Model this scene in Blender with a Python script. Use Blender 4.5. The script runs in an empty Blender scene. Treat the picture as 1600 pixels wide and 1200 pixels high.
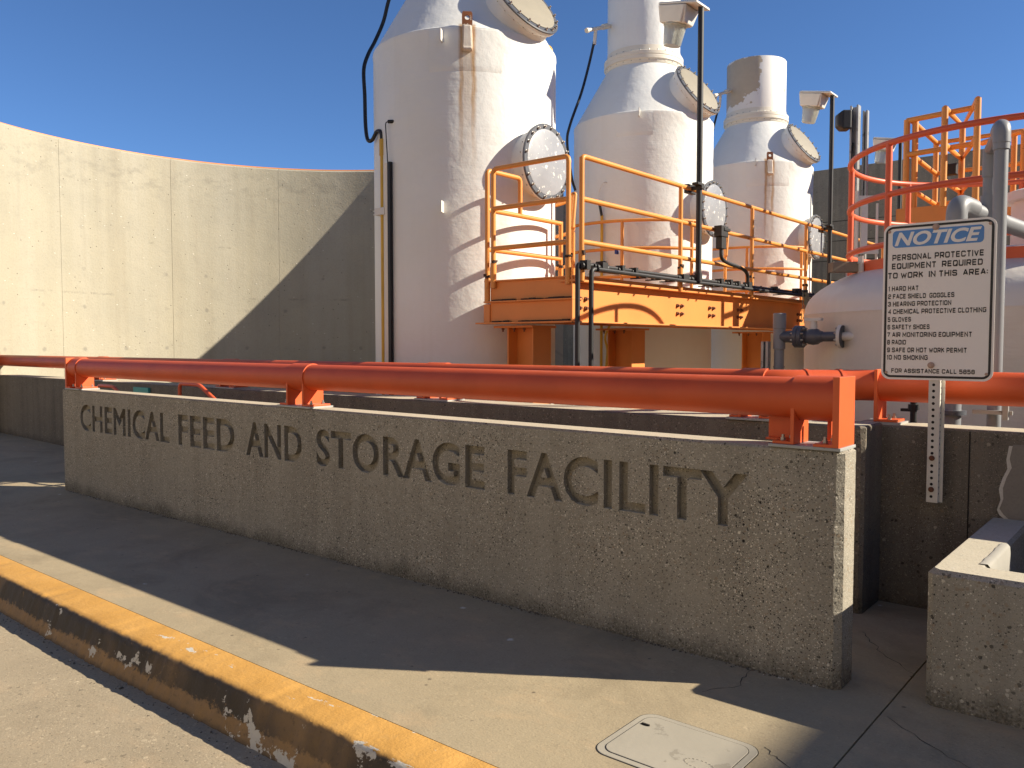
import bpy, bmesh, math, random
from mathutils import Vector, Matrix
R = math.radians
PI = math.pi
random.seed(7)
S = bpy.context.scene
COL = S.collection

# ---------------------------------------------------------------- camera, sky, sun, exposure
cam_d = bpy.data.cameras.new('camera'); cam = bpy.data.objects.new('camera', cam_d); COL.objects.link(cam)
cam.location = (0, 0, 1.6); cam.rotation_euler = (R(90 - 2.775), 0, R(39.6))
cam_d.sensor_width = 36; cam_d.lens = 29.25; cam_d.clip_start = 0.05; cam_d.clip_end = 2000
S.camera = cam
S.render.resolution_x = 1024; S.render.resolution_y = 768
SUN_AZ, SUN_EL = 57.4, 30.0
W = bpy.data.worlds.new('World'); S.world = W; W.use_nodes = True
wn = W.node_tree.nodes; wl = W.node_tree.links
bg = wn['Background']; sky = wn.new('ShaderNodeTexSky'); sky.sky_type = 'NISHITA'; sky.sun_disc = False
sky.sun_elevation = R(SUN_EL); sky.sun_rotation = R(SUN_AZ)
sky.air_density = 1.0; sky.dust_density = 0.0; sky.ozone_density = 8.0; sky.altitude = 2500
wl.new(sky.outputs[0], bg.inputs[0]); bg.inputs[1].default_value = 0.07
sd = bpy.data.lights.new('sun', 'SUN'); sun = bpy.data.objects.new('sun', sd); COL.objects.link(sun)
sd.energy = 4.6; sd.angle = R(0.5); sd.color = (1.0, 0.90, 0.74)
sun.rotation_euler = (R(90 - SUN_EL), 0, R(180 - SUN_AZ)); sun.location = (20, 12, 20)
S.view_settings.view_transform = 'Standard'; S.view_settings.look = 'None'
S.view_settings.exposure = 1.05; S.view_settings.gamma = 1

# ---------------------------------------------------------------- mesh helpers
def V(*a): return Vector(a[0] if len(a) == 1 else a)
class MB:
    def __init__(s): s.v = []; s.f = []; s.m = []
    def add(s, vs, fs, mi=0):
        o = len(s.v); s.v += [tuple(p) for p in vs]; s.f += [[i + o for i in f] for f in fs]; s.m += [mi] * len(fs); return s
    def box(s, x0, x1, y0, y1, z0, z1, mi=0):
        vs = [(x0,y0,z0),(x1,y0,z0),(x1,y1,z0),(x0,y1,z0),(x0,y0,z1),(x1,y0,z1),(x1,y1,z1),(x0,y1,z1)]
        return s.add(vs, [[0,3,2,1],[4,5,6,7],[0,1,5,4],[1,2,6,5],[2,3,7,6],[3,0,4,7]], mi)
    def obox(s, c, ax, ay, az, mi=0, taper=1.0):   # centre, three half-extent vectors; taper scales the +az end
        c, ax, ay, az = V(c), V(ax), V(ay), V(az)
        vs = [c-ax-ay-az, c+ax-ay-az, c+ax+ay-az, c-ax+ay-az] + [c+az+(p)*taper for p in (-ax-ay, ax-ay, ax+ay, -ax+ay)]
        return s.add(vs, [[0,3,2,1],[4,5,6,7],[0,1,5,4],[1,2,6,5],[2,3,7,6],[3,0,4,7]], mi)
    def tube(s, pts, r, n=12, mi=0, closed=False, caps=True):
        P = [V(p) for p in pts]; N = len(P)
        rr = r if isinstance(r, (list, tuple)) else [r] * N
        T = []
        for i in range(N):
            a = P[(i-1) % N] if (closed or i > 0) else P[i]; b = P[(i+1) % N] if (closed or i < N-1) else P[i]
            t0 = (P[i]-a); t1 = (b-P[i])
            t = (t0.normalized() if t0.length else V(0,0,0)) + (t1.normalized() if t1.length else V(0,0,0))
            T.append(t.normalized())
        u = T[0].orthogonal().normalized(); vs = []
        for i in range(N):
            u = (u - T[i] * u.dot(T[i])).normalized(); w = T[i].cross(u)
            vs += [P[i] + (u * math.cos(2*PI*k/n) + w * math.sin(2*PI*k/n)) * rr[i] for k in range(n)]
        fs = []
        for i in range(N if closed else N-1):
            j = (i+1) % N
            fs += [[i*n+k, i*n+(k+1) % n, j*n+(k+1) % n, j*n+k] for k in range(n)]
        if caps and not closed: fs += [list(range(n))[::-1], [(N-1)*n+k for k in range(n)]]
        return s.add(vs, fs, mi)
    def lathe(s, c, axis, prof, n=48, mi=0, a0=0, a1=2*PI):  # prof: (radius, height along axis)
        c, ax = V(c), V(axis).normalized()
        u = V(0,0,1).cross(ax) if abs(ax.z) < .99 else V(1,0,0)
        u.normalize(); w = ax.cross(u)
        full = abs(a1-a0-2*PI) < 1e-6; m = n if full else n+1; vs = []
        for (r, h) in prof:
            vs += [c + ax*h + (u*math.cos(a0+(a1-a0)*k/n) + w*math.sin(a0+(a1-a0)*k/n))*max(r, 1e-5) for k in range(m)]
        fs = []
        for i in range(len(prof)-1):
            for k in range(n): fs.append([i*m+k, i*m+(k+1) % m, (i+1)*m+(k+1) % m, (i+1)*m+k])
        if full:
            if prof[0][0] > 1e-4: fs.append(list(range(n))[::-1])
            if prof[-1][0] > 1e-4: fs.append([(len(prof)-1)*m+k for k in range(n)])
        return s.add(vs, fs, mi)
    def prism(s, poly, z0, z1, mi=0):
        n = len(poly); vs = [(x,y,z0) for x,y in poly] + [(x,y,z1) for x,y in poly]
        return s.add(vs, [list(range(n))[::-1], list(range(n, 2*n))] + [[i,(i+1) % n,n+(i+1) % n,n+i] for i in range(n)], mi)
    def yprism(s, poly, y0, y1, mi=0):   # polygon in XZ, extruded along Y
        n = len(poly); vs = [(x,y0,z) for x,z in poly] + [(x,y1,z) for x,z in poly]
        return s.add(vs, [list(range(n)), list(range(n, 2*n))[::-1]] + [[(i+1) % n,i,n+i,n+(i+1) % n] for i in range(n)], mi)
    def hexbolt(s, c, axis, r=.014, h=.02, mi=0):
        return s.lathe(c, axis, [(r,0),(r,h*.6),(r*.6,h*.62),(r*.6,h*1.3)], 6, mi)
    def build(s, name, mat, parent=None, smooth=35, bevel=0, origin=None):
        me = bpy.data.meshes.new(name)
        if parent is not None: o0 = wloc(parent)
        elif origin is not None: o0 = V(origin)
        else:
            xs = [p[0] for p in s.v]; ys = [p[1] for p in s.v]; zs = [p[2] for p in s.v]
            o0 = V((min(xs)+max(xs))/2, (min(ys)+max(ys))/2, min(zs))
        me.from_pydata([tuple(V(p)-o0) for p in s.v], [], s.f)
        for mm in (mat if isinstance(mat, (list, tuple)) else [mat]): me.materials.append(mm)
        me.polygons.foreach_set('material_index', s.m)
        b = bmesh.new(); b.from_mesh(me); bmesh.ops.recalc_face_normals(b, faces=b.faces); b.to_mesh(me); b.free()
        if smooth:
            me.polygons.foreach_set('use_smooth', [True]*len(me.polygons)); me.set_sharp_from_angle(angle=R(smooth))
        o = bpy.data.objects.new(name, me); COL.objects.link(o)
        if parent is not None: o.parent = parent
        else: o.location = o0
        if bevel:
            bv = o.modifiers.new('bevel', 'BEVEL'); bv.width = bevel; bv.segments = 2; bv.limit_method = 'ANGLE'; bv.angle_limit = R(50)
        return o
def wloc(o):
    p = V(o.location)
    while o.parent: o = o.parent; p = p + V(o.location)
    return p
def thing(name, label, cat, loc, group=None):
    o = bpy.data.objects.new(name, None); COL.objects.link(o); o.location = loc
    o.empty_display_size = .2; o['label'] = label; o['category'] = cat
    if group: o['group'] = group
    return o
def tag(o, label, cat, group=None):
    o['label'] = label; o['category'] = cat
    if group: o['group'] = group
    return o
def struct(o): o['kind'] = 'structure'; return o
def fillet(pts, rad, n=6, closed=False):
    P = [V(p) for p in pts]; out = []; N = len(P)
    for i in range(N):
        if not closed and i in (0, N-1): out.append(P[i]); continue
        a, b, c = P[(i-1) % N], P[i], P[(i+1) % N]
        d0 = (a-b); d1 = (c-b); l = min(rad, d0.length*.49, d1.length*.49)
        p0 = b + d0.normalized()*l; p1 = b + d1.normalized()*l
        for k in range(n+1):
            t = k/n; out.append(p0*(1-t)**2 + b*2*t*(1-t) + p1*t*t)
    return out
def ring_of(name, mat, parent, c, axis, n, make, a0=0.0):
    # one piece built at angle 0 of a circle about the axis, then copies turned round it
    c = V(c); ax = V(axis).normalized(); u = V(0,0,1).cross(ax) if abs(ax.z) < .99 else V(1,0,0); u.normalize()
    b = MB(); make(b, c, u, ax); o = b.build(name, mat, parent, smooth=0)
    off = wloc(parent); o.data.transform(Matrix.Translation(off-c)); o.location = c-off
    for k in range(n):
        q = o if k == 0 else o.copy()
        if k: COL.objects.link(q); q.parent = parent
        q.rotation_mode = 'QUATERNION'; q.rotation_quaternion = Matrix.Rotation(a0+2*PI*k/n, 3, ax).to_quaternion()
def smooth_path(pts, n=6):
    P = [V(p) for p in pts]; P = [P[0]*2-P[1]] + P + [P[-1]*2-P[-2]]; out = []
    for i in range(1, len(P)-2):
        for k in range(n):
            t = k/n; a, b, c, d = P[i-1], P[i], P[i+1], P[i+2]
            out.append(.5*((2*b)+(c-a)*t+(2*a-5*b+4*c-d)*t*t+(3*b-a-3*c+d)*t**3))
    out.append(P[-2]); return out
def text_mesh(body, bold=0.0, shear=0.0, extrude=0.01, res=6, spacing=1.0):
    c = bpy.data.curves.new('t', 'FONT'); c.body = body; c.size = 1; c.offset = bold; c.shear = shear
    c.extrude = extrude; c.resolution_u = res; c.space_character = spacing
    o = bpy.data.objects.new('t', c); COL.objects.link(o)
    dg = bpy.context.evaluated_depsgraph_get(); dg.update(); me = bpy.data.meshes.new_from_object(o.evaluated_get(dg))
    b = bmesh.new(); b.from_mesh(me); bmesh.ops.remove_doubles(b, verts=b.verts, dist=1e-5); b.to_mesh(me); b.free()
    bpy.data.objects.remove(o); return me
def text_verts(body, x0, x1, z0, z1, yf, yb, **kw):   # fitted into the box x0..x1, z0..z1 of a plane facing -Y
    me = text_mesh(body, **kw); P = [v.co for v in me.vertices]
    ax, bx = min(p.x for p in P), max(p.x for p in P); ay, by = min(p.y for p in P), max(p.y for p in P)
    az, bz = min(p.z for p in P), max(p.z for p in P)
    vs = [(x0+(p.x-ax)/(bx-ax)*(x1-x0), yb+(p.z-az)/(bz-az)*(yf-yb), z0+(p.y-ay)/(by-ay)*(z1-z0)) for p in P]
    fs = [list(q.vertices) for q in me.polygons]; bpy.data.meshes.remove(me); return vs, fs

# ---------------------------------------------------------------- materials
def new_mat(name):
    m = bpy.data.materials.new(name); m.use_nodes = True
    return m, m.node_tree.nodes, m.node_tree.links, m.node_tree.nodes['Principled BSDF']
class NT:
    def __init__(s, m): s.n = m.node_tree.nodes; s.l = m.node_tree.links; s.tc = s.n.new('ShaderNodeTexCoord')
    def obj(s): return s.tc.outputs['Object']
    def map(s, scale=(1,1,1), src=None, rot=(0,0,0), loc=(0,0,0)):
        q = s.n.new('ShaderNodeMapping'); q.inputs['Scale'].default_value = scale; q.inputs['Rotation'].default_value = rot; q.inputs['Location'].default_value = loc
        s.l.new(src or s.obj(), q.inputs[0]); return q.outputs[0]
    def noise(s, scale, detail=4, rough=.55, vec=None, dist=0):
        q = s.n.new('ShaderNodeTexNoise'); q.inputs['Scale'].default_value = scale; q.inputs['Detail'].default_value = detail
        q.inputs['Roughness'].default_value = rough; q.inputs['Distortion'].default_value = dist
        s.l.new(vec or s.obj(), q.inputs['Vector']); return q.outputs['Fac']
    def voro(s, scale, vec=None, feature='F1', rnd=1):
        q = s.n.new('ShaderNodeTexVoronoi'); q.inputs['Scale'].default_value = scale; q.feature = feature; q.inputs['Randomness'].default_value = rnd
        s.l.new(vec or s.obj(), q.inputs['Vector']); return q
    def ramp(s, src, stops):
        q = s.n.new('ShaderNodeValToRGB'); e = q.color_ramp.elements
        while len(e) < len(stops): e.new(.5)
        for k, (p, c) in enumerate(stops):
            e[k].position = p; e[k].color = (c, c, c, 1) if isinstance(c, (int, float)) else (*c, 1)
        s.l.new(src, q.inputs[0]); return q.outputs[0]
    def mix(s, fac, a, b, mode='MIX'):
        q = s.n.new('ShaderNodeMix'); q.data_type = 'RGBA'; q.blend_type = mode
        for sock, val in ((q.inputs[0], fac), (q.inputs[6], a), (q.inputs[7], b)):
            if isinstance(val, (int, float)): sock.default_value = val
            elif isinstance(val, tuple): sock.default_value = (*val, 1)
            else: s.l.new(val, sock)
        return q.outputs[2]
    def math(s, op, a, b=0.0, c=None):
        q = s.n.new('ShaderNodeMath'); q.operation = op
        for k, val in enumerate((a, b) if c is None else (a, b, c)):
            if isinstance(val, (int, float)): q.inputs[k].default_value = val
            else: s.l.new(val, q.inputs[k])
        return q.outputs[0]
    def sep(s, src=None):
        q = s.n.new('ShaderNodeSeparateXYZ'); s.l.new(src or s.obj(), q.inputs[0]); return q.outputs
    def step(s, x, a, b):   # smoothstep between a and b
        q = s.n.new('ShaderNodeMapRange'); q.interpolation_type = 'SMOOTHSTEP'; q.inputs[1].default_value = a; q.inputs[2].default_value = b
        if a > b: q.inputs[1].default_value = b; q.inputs[2].default_value = a; q.inputs[3].default_value = 1; q.inputs[4].default_value = 0
        s.l.new(x, q.inputs[0]); return q.outputs[0]
    def bump(s, h, strength, dist, prev=None):
        q = s.n.new('ShaderNodeBump'); q.inputs['Strength'].default_value = strength; q.inputs['Distance'].default_value = dist
        s.l.new(h, q.inputs['Height'])
        if prev: s.l.new(prev, q.inputs['Normal'])
        return q.outputs[0]

def concrete(name, base, dark, light, agg=0.0, agg_scale=38, streak=0.0, pits=0.3, bump=0.4, base_dirt=0.0, blotch=0.0):
    m, n, l, b = new_mat(name); t = NT(m)
    big = t.noise(.9, 5, .6); mid = t.noise(7, 6, .65); fine = t.noise(90, 3, .6)
    c = t.mix(t.ramp(big, [(.3, 0), (.7, 1)]), base, dark)
    c = t.mix(t.math('MULTIPLY', t.ramp(mid, [(.35, 0), (.75, 1)]), .45), c, light)
    c = t.mix(t.math('MULTIPLY', t.ramp(fine, [(.45, 0), (.8, 1)]), .35), c, tuple(x*.55 for x in base))
    nrm = t.bump(mid, bump*.5, .02); nrm = t.bump(fine, bump, .004, nrm)
    if streak:
        st = t.noise(1, 4, .6, t.map((5, 5, .22)))
        c = t.mix(t.math('MULTIPLY', t.ramp(st, [(.45, 0), (.68, 1)]), streak), c, tuple(x*.55 for x in dark))
        st2 = t.noise(1, 3, .6, t.map((8, 8, .18), loc=(3, 5, 1)))
        c = t.mix(t.math('MULTIPLY', t.ramp(st2, [(.55, 0), (.72, 1)]), streak*.8), c, light)
    if blotch:
        bl = t.noise(1.1, 8, .68, t.map(loc=(11, 3, 0)), dist=.6)
        c = t.mix(t.math('MULTIPLY', t.ramp(bl, [(.48, 0), (.66, 1)]), blotch), c, tuple(x*.62 for x in base))
        b2 = t.noise(2.3, 7, .7, t.map((1, 1.6, 1), loc=(2, 8, 0)))
        c = t.mix(t.math('MULTIPLY', t.ramp(b2, [(.52, 0), (.70, 1)]), blotch*.8), c, (min(1, light[0]*1.18), light[1]*1.05, light[2]*.95))
        vs_ = t.voro(3.1, t.map(loc=(5, 5, 0))); cs_ = t.sep(vs_.outputs['Color'])
        sp = t.math('MULTIPLY', t.step(t.math('ADD', vs_.outputs['Distance'], t.math('MULTIPLY', t.noise(40, 5, .7), .16)), .16, .10), t.math('GREATER_THAN', cs_[0], .62))
        c = t.mix(t.math('MULTIPLY', sp, blotch), c, (.72,.69,.62))
        sp2 = t.math('MULTIPLY', t.step(t.voro(5.3).outputs['Distance'], .07, .03), blotch)
        c = t.mix(sp2, c, (.09,.07,.05))
    if agg:
        dens = t.ramp(t.noise(2.2, 3, .6), [(.3, .35), (.65, 1)])
        for k, (sc, seed) in enumerate(((agg_scale, 0), (agg_scale*1.9, 4), (agg_scale*.45, 9))):
            vec = t.map(loc=(seed, seed*.7, seed*1.3)); wob = n.new('ShaderNodeVectorMath'); wob.operation = 'ADD'
            nz = n.new('ShaderNodeTexNoise'); nz.inputs['Scale'].default_value = sc*1.5; l.new(vec, nz.inputs['Vector'])
            sc2 = n.new('ShaderNodeVectorMath'); sc2.operation = 'SCALE'; sc2.inputs['Scale'].default_value = .55/sc; l.new(nz.outputs['Color'], sc2.inputs[0])
            l.new(vec, wob.inputs[0]); l.new(sc2.outputs[0], wob.inputs[1])
            vo = t.voro(sc, wob.outputs[0]); cs = t.sep(vo.outputs['Color'])
            # per-cell radius from a random channel
            rad = t.math('MULTIPLY_ADD', cs[1], .30, .20)
            body = t.step(t.math('SUBTRACT', rad, vo.outputs['Distance']), 0.0, .1)
            lt = t.math('MULTIPLY', t.math('MULTIPLY', body, t.math('GREATER_THAN', cs[0], .80 if k < 2 else .95)), dens)
            dk = t.math('MULTIPLY', t.math('MULTIPLY', body, t.math('LESS_THAN', cs[0], .19 if k < 2 else .06)), dens)
            tn = t.math('MULTIPLY', t.math('MULTIPLY', body, t.math('COMPARE', cs[0], .45, .08)), dens)
            c = t.mix(t.math('MULTIPLY', lt, agg), c, tuple(min(.72, x*1.75) for x in light))
            c = t.mix(t.math('MULTIPLY', tn, agg*.6), c, (.25, .17, .10))
            c = t.mix(t.math('MULTIPLY', dk, min(1, agg*1.2)), c, (.028, .025, .02))
            nrm = t.bump(t.math('SUBTRACT', lt, dk), .6*agg, .006, nrm)
    if pits:
        vo = t.voro(24, t.map((1, 1, .8))); cs = t.sep(vo.outputs['Color'])
        hole = t.math('MULTIPLY', t.step(vo.outputs['Distance'], .17, .08), t.math('GREATER_THAN', cs[0], .72))
        c = t.mix(t.math('MULTIPLY', hole, pits), c, tuple(x*.3 for x in dark)); nrm = t.bump(hole, -pits, .01, nrm)
    if base_dirt:
        z = t.sep()[2]
        g = t.math('MULTIPLY', t.step(t.math('ADD', z, t.math('MULTIPLY', t.noise(4, 7, .75, t.map((1, 1, .7))), .34)), .32, .15), base_dirt)
        c = t.mix(t.math('MULTIPLY', g, t.ramp(t.noise(70, 3, .6), [(.35, .35), (.6, 1)])), c, (.055,.047,.034)); nrm = t.bump(t.math('MULTIPLY', t.noise(60, 3, .6), g), .8, .02, nrm)
    l.new(c, b.inputs['Base Color']); b.inputs['Roughness'].default_value = .88; l.new(nrm, b.inputs['Normal'])
    b.inputs['Specular IOR Level'].default_value = .25
    return m
def paint(name, col, rough=.45, chip=None, chip_at=.72, chip_scale=9, var=.15, dirt=0.0, bump=.08, metal=0.0, dirt_col=(.06, .04, .025)):
    m, n, l, b = new_mat(name); t = NT(m)
    c = t.mix(t.ramp(t.noise(3, 5, .6), [(.3, 0), (.7, 1)]), tuple(x*(1-var) for x in col), tuple(min(1, x*(1+var*.5)) for x in col))
    nrm = t.bump(t.noise(30, 4, .6), bump, .004); rg = None
    if dirt:
        c = t.mix(t.math('MULTIPLY', t.ramp(t.noise(6, 6, .7), [(.5, 0), (.8, 1)]), dirt), c, dirt_col)
    if chip:
        k = t.ramp(t.noise(chip_scale, 6, .65), [(chip_at, 0), (chip_at+.015, 1)])
        edge = t.ramp(t.noise(chip_scale, 6, .65), [(chip_at-.03, 0), (chip_at, 1)])
        c = t.mix(t.math('MULTIPLY', edge, .5), c, tuple(x*.5 for x in col)); c = t.mix(k, c, chip)
        nrm = t.bump(k, -.3, .004, nrm); rg = t.math('MULTIPLY_ADD', k, .3, rough)
    l.new(c, b.inputs['Base Color']); l.new(nrm, b.inputs['Normal']); b.inputs['Roughness'].default_value = rough; b.inputs['Metallic'].default_value = metal
    if rg: l.new(rg, b.inputs['Roughness'])
    return m

M = {}
M['letter'] = concrete('exposed_aggregate', (.335,.305,.245), (.275,.25,.20), (.39,.355,.29), agg=1.0, agg_scale=105, streak=.3, pits=.8, bump=.8, base_dirt=.8)
M['recess'] = concrete('dark_recess', (.275,.245,.192), (.22,.196,.152), (.33,.30,.24), agg=.7, agg_scale=105, pits=.5, bump=.8)  # darker tone of the wall concrete, used on the cut letter faces
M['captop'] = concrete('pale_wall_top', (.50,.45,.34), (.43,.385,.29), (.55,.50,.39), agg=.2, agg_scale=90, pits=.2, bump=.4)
M['planter'] = M['letter']
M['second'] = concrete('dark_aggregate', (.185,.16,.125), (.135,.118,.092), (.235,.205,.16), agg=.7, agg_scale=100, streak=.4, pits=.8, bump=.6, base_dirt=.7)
M['pave'] = concrete('pavement', (.37,.30,.19), (.32,.26,.168), (.40,.325,.212), agg=.12, agg_scale=60, pits=.15, bump=.35, blotch=.7)
M['road'] = concrete('road_concrete', (.35,.285,.19), (.30,.245,.165), (.39,.32,.22), agg=.3, agg_scale=70, pits=.3, bump=.5, blotch=.55)
M['back'] = concrete('back_wall', (.30,.26,.19), (.20,.18,.14), (.34,.30,.23), agg=.2, streak=.5, pits=.3)
M['grout'] = concrete('smooth_grout', (.235,.21,.175), (.20,.18,.15), (.26,.235,.2), pits=0, bump=.1)
M['whitegrout'] = concrete('chalky_edge', (.6,.57,.5), (.5,.47,.4), (.66,.63,.56), pits=0, bump=.5)
M['pad'] = paint('grey_steel_pad', (.36,.36,.34), .55, (.20,.16,.12), .7, 20)
M['pipe'] = paint('orange_pipe_paint', (.57,.080,.014), .52, (.30,.06,.03), .755, 6, var=.14, dirt=.22, dirt_col=(.30,.10,.05))
M['bracket'] = paint('orange_bracket_paint', (.66,.105,.020), .5, (.22,.06,.03), .74, 9, var=.1, dirt=.2, dirt_col=(.3,.08,.03))
M['bolt'] = paint('zinc_bolt', (.40,.38,.34), .4, (.16,.08,.04), .6, 30, metal=.6)
M['rustbolt'] = paint('rusty_bolt', (.17,.065,.03), .8, None, var=.3)
M['yellow'] = paint('amber_steel_paint', (.70,.275,.05), .45, (.07,.035,.02), .685, 7, var=.12, dirt=.25, dirt_col=(.25,.08,.02))
M['yellow2'] = paint('amber_beam_paint', (.70,.25,.055), .5, (.06,.03,.02), .76, 5, var=.1, dirt=.2, dirt_col=(.3,.1,.02))
M['rust'] = paint('dark_rust', (.05,.028,.018), .9, (.20,.07,.03), .6, 14)
M['orange_rail'] = paint('red_orange_rail_paint', (.66,.11,.035), .45, (.10,.035,.02), .745, 9, var=.12, dirt=.15)
M['black'] = paint('black_conduit', (.009,.009,.010), .55, (.05,.045,.04), .7, 15)
M['rubber'] = paint('black_rubber', (.012,.012,.013), .5)
M['yhose'] = paint('yellow_pipe_paint', (.60,.36,.035), .5, (.25,.17,.05), .7, 12, var=.2)
M['galv'] = paint('galvanised_steel', (.36,.36,.35), .45, (.22,.21,.19), .62, 12, metal=.5)
M['pvc'] = paint('grey_pvc', (.225,.235,.25), .45, (.38,.38,.38), .72, 6, var=.15, dirt=.15)
M['pvcdark'] = paint('dark_grey_pvc', (.085,.09,.105), .4, None, var=.15, dirt=.15)
M['cream'] = paint('cream_plastic', (.71,.65,.54), .5, None, var=.1, dirt=.25, dirt_col=(.4,.32,.2))
M['tancap'] = paint('tan_cover', (.25,.22,.16), .55, None, var=.1, dirt=.2, dirt_col=(.3,.25,.16))
M['gasket'] = paint('dark_gasket', (.055,.06,.075), .5, (.3,.3,.3), .72, 30)
M['whitebox'] = paint('white_housing', (.68,.66,.60), .5, (.35,.32,.27), .7, 10, dirt=.2, dirt_col=(.3,.26,.2))
M['wood'] = paint('weathered_wood', (.26,.21,.15), .85, None, var=.4)
M['teal'] = paint('teal_plate', (.05,.33,.28), .5)
M['cover'] = paint('clouded_cover', (.30,.31,.33), .35, (.62,.62,.58), .6, 18, var=.2)
M['signface'] = paint('sign_face', (.83,.79,.72), .45, None, var=.04, dirt=.06)
M['signblack'] = paint('sign_black', (.012,.012,.013), .5)
M['signblue'] = paint('sign_blue', (.08,.25,.56), .45, None, var=.1)
M['postwhite'] = paint('white_post_paint', (.66,.62,.54), .5, (.3,.2,.12), .72, 25, dirt=.15)
M['hole'] = paint('dark_hole', (.012,.010,.008), .9)
M['lid'] = paint('lid_composite', (.36,.325,.255), .7, (.27,.24,.185), .62, 7, var=.1, dirt=.2, dirt_col=(.2,.18,.14), bump=.2)
M['wire'] = paint('bundled_wire', (.30,.28,.18), .6)
M['blue_tape'] = paint('blue_tape', (.02,.05,.25), .5)
M['debris'] = paint('leaf_and_grit', (.12,.095,.065), .9, (.45,.42,.35), .58, 20, var=.5)
M['film'] = paint('clear_film', (.44,.42,.37), .2, None, var=.1)
def glass_mat():
    m, n, l, b = new_mat('frosted_jar'); t = NT(m)
    b.inputs['Base Color'].default_value = (.62,.63,.55,1); b.inputs['Roughness'].default_value = .3
    b.inputs['Transmission Weight'].default_value = .55; b.inputs['IOR'].default_value = 1.25
    l.new(t.bump(t.voro(60).outputs['Distance'], .3, .01), b.inputs['Normal']); return m
M['jar'] = glass_mat()

def tank_mat(name, rust_deg=None, base=(.715,.72,.695)):
    m, n, l, b = new_mat(name); t = NT(m); s = t.sep()
    c = t.mix(t.ramp(t.noise(1.2, 5, .6), [(.3, 0), (.7, 1)]), base, tuple(x*y for x, y in zip(base, (.94,.93,.90))))
    st = t.noise(1, 4, .6, t.map((6, 6, .3)))
    c = t.mix(t.math('MULTIPLY', t.ramp(st, [(.54, 0), (.74, 1)]), .12), c, (.50,.45,.36))
    c = t.mix(t.math('MULTIPLY', t.ramp(t.noise(14, 6, .7), [(.64, 0), (.76, 1)]), .12), c, (.42,.38,.31))
    lump = t.noise(5.5, 4, .55); wr = t.noise(1, 3, .5, t.map((3, 3, 26), rot=(.35, .5, 0)))
    band = t.step(t.noise(.8, 2, .5), .46, .6)
    nrm = t.bump(lump, .28, .035); nrm = t.bump(t.math('MULTIPLY', wr, band), .22, .012, nrm); nrm = t.bump(t.noise(45, 3, .6), .10, .004, nrm)
    if rust_deg is not None:
        a = R(rust_deg); tx, ty = -math.sin(a), math.cos(a)
        u = t.math('ADD', t.math('MULTIPLY', s[0], tx), t.math('MULTIPLY', s[1], ty))
        u = t.math('ADD', u, t.math('MULTIPLY_ADD', t.noise(4, 4, .6), .05, -.025))
        front = t.math('GREATER_THAN', t.math('ADD', t.math('MULTIPLY', s[0], math.cos(a)), t.math('MULTIPLY', s[1], math.sin(a))), .3)
        fade = t.math('MULTIPLY', t.step(s[2], 3.2, 4.5), t.step(s[2], 4.99, 4.95))
        br = t.ramp(t.noise(1, 5, .7, t.map((40, 40, 2.5))), [(.25, .45), (.55, 1)])
        both = None
        for off, w, g in ((-.062, .040, 1.0), (.062, .044, 1.0), (0, .11, .45)):
            k = t.math('MULTIPLY', t.step(t.math('ABSOLUTE', t.math('SUBTRACT', u, off)), w, w*.15), g)
            both = k if both is None else t.math('MAXIMUM', both, k)
        both = t.math('MULTIPLY', t.math('MULTIPLY', both, front), t.math('MULTIPLY', fade, br))
        c = t.mix(t.math('MULTIPLY', both, .85), c, (.40,.21,.055))
    l.new(c, b.inputs['Base Color']); l.new(nrm, b.inputs['Normal']); b.inputs['Roughness'].default_value = .48
    return m
def peel_mat():
    m, n, l, b = new_mat('peeling_white_paint'); t = NT(m); s = t.sep()
    nz = t.noise(3.2, 7, .62, t.map(loc=(2.3, 4.1, 0))); nz2 = t.noise(5.5, 6, .6, t.map(loc=(7, 1, 3)))
    q = R(-66.7); u = t.math('ADD', t.math('MULTIPLY', s[0], -math.sin(q)), t.math('MULTIPLY', s[1], math.cos(q)))   # across the stack
    side = t.step(t.math('MULTIPLY_ADD', nz, -.55, u), -.10, -.26)
    lowz = t.step(t.math('ADD', t.math('MULTIPLY_ADD', nz2, .9, s[2]), t.math('MULTIPLY', u, -.35)), 6.62, 6.82)
    topz = t.step(t.math('MULTIPLY_ADD', nz2, -.25, s[2]), 6.90, 6.82)
    k0 = t.math('ADD', t.math('MULTIPLY', t.math('MULTIPLY', side, lowz), t.math('MULTIPLY', topz, .22)), t.math('MULTIPLY_ADD', t.step(nz, .60, .66), .2, .40))
    k = t.ramp(k0, [(.57, 0), (.575, 1)]); e = t.ramp(k0, [(.55, 0), (.57, 1)])
    tan = t.mix(t.noise(9, 4, .6), (.52,.42,.29), (.42,.34,.24))
    c = t.mix(k, t.mix(t.math('MULTIPLY', e, .4), (.74,.71,.66), (.35,.27,.17)), tan)
    l.new(c, b.inputs['Base Color']); l.new(t.bump(k, -.5, .006, t.bump(t.noise(6, 4, .5), .2, .02)), b.inputs['Normal']); b.inputs['Roughness'].default_value = .55
    return m
M['tank_rust'] = tank_mat('white_tank_rust', -46); M['tank_plain'] = tank_mat('white_tank_paint'); M['tank_rust3'] = tank_mat('white_tank_rust_far', -53)
M['dome'] = tank_mat('white_dome_paint', None, (.68,.65,.60))
M['peel'] = peel_mat()

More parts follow.
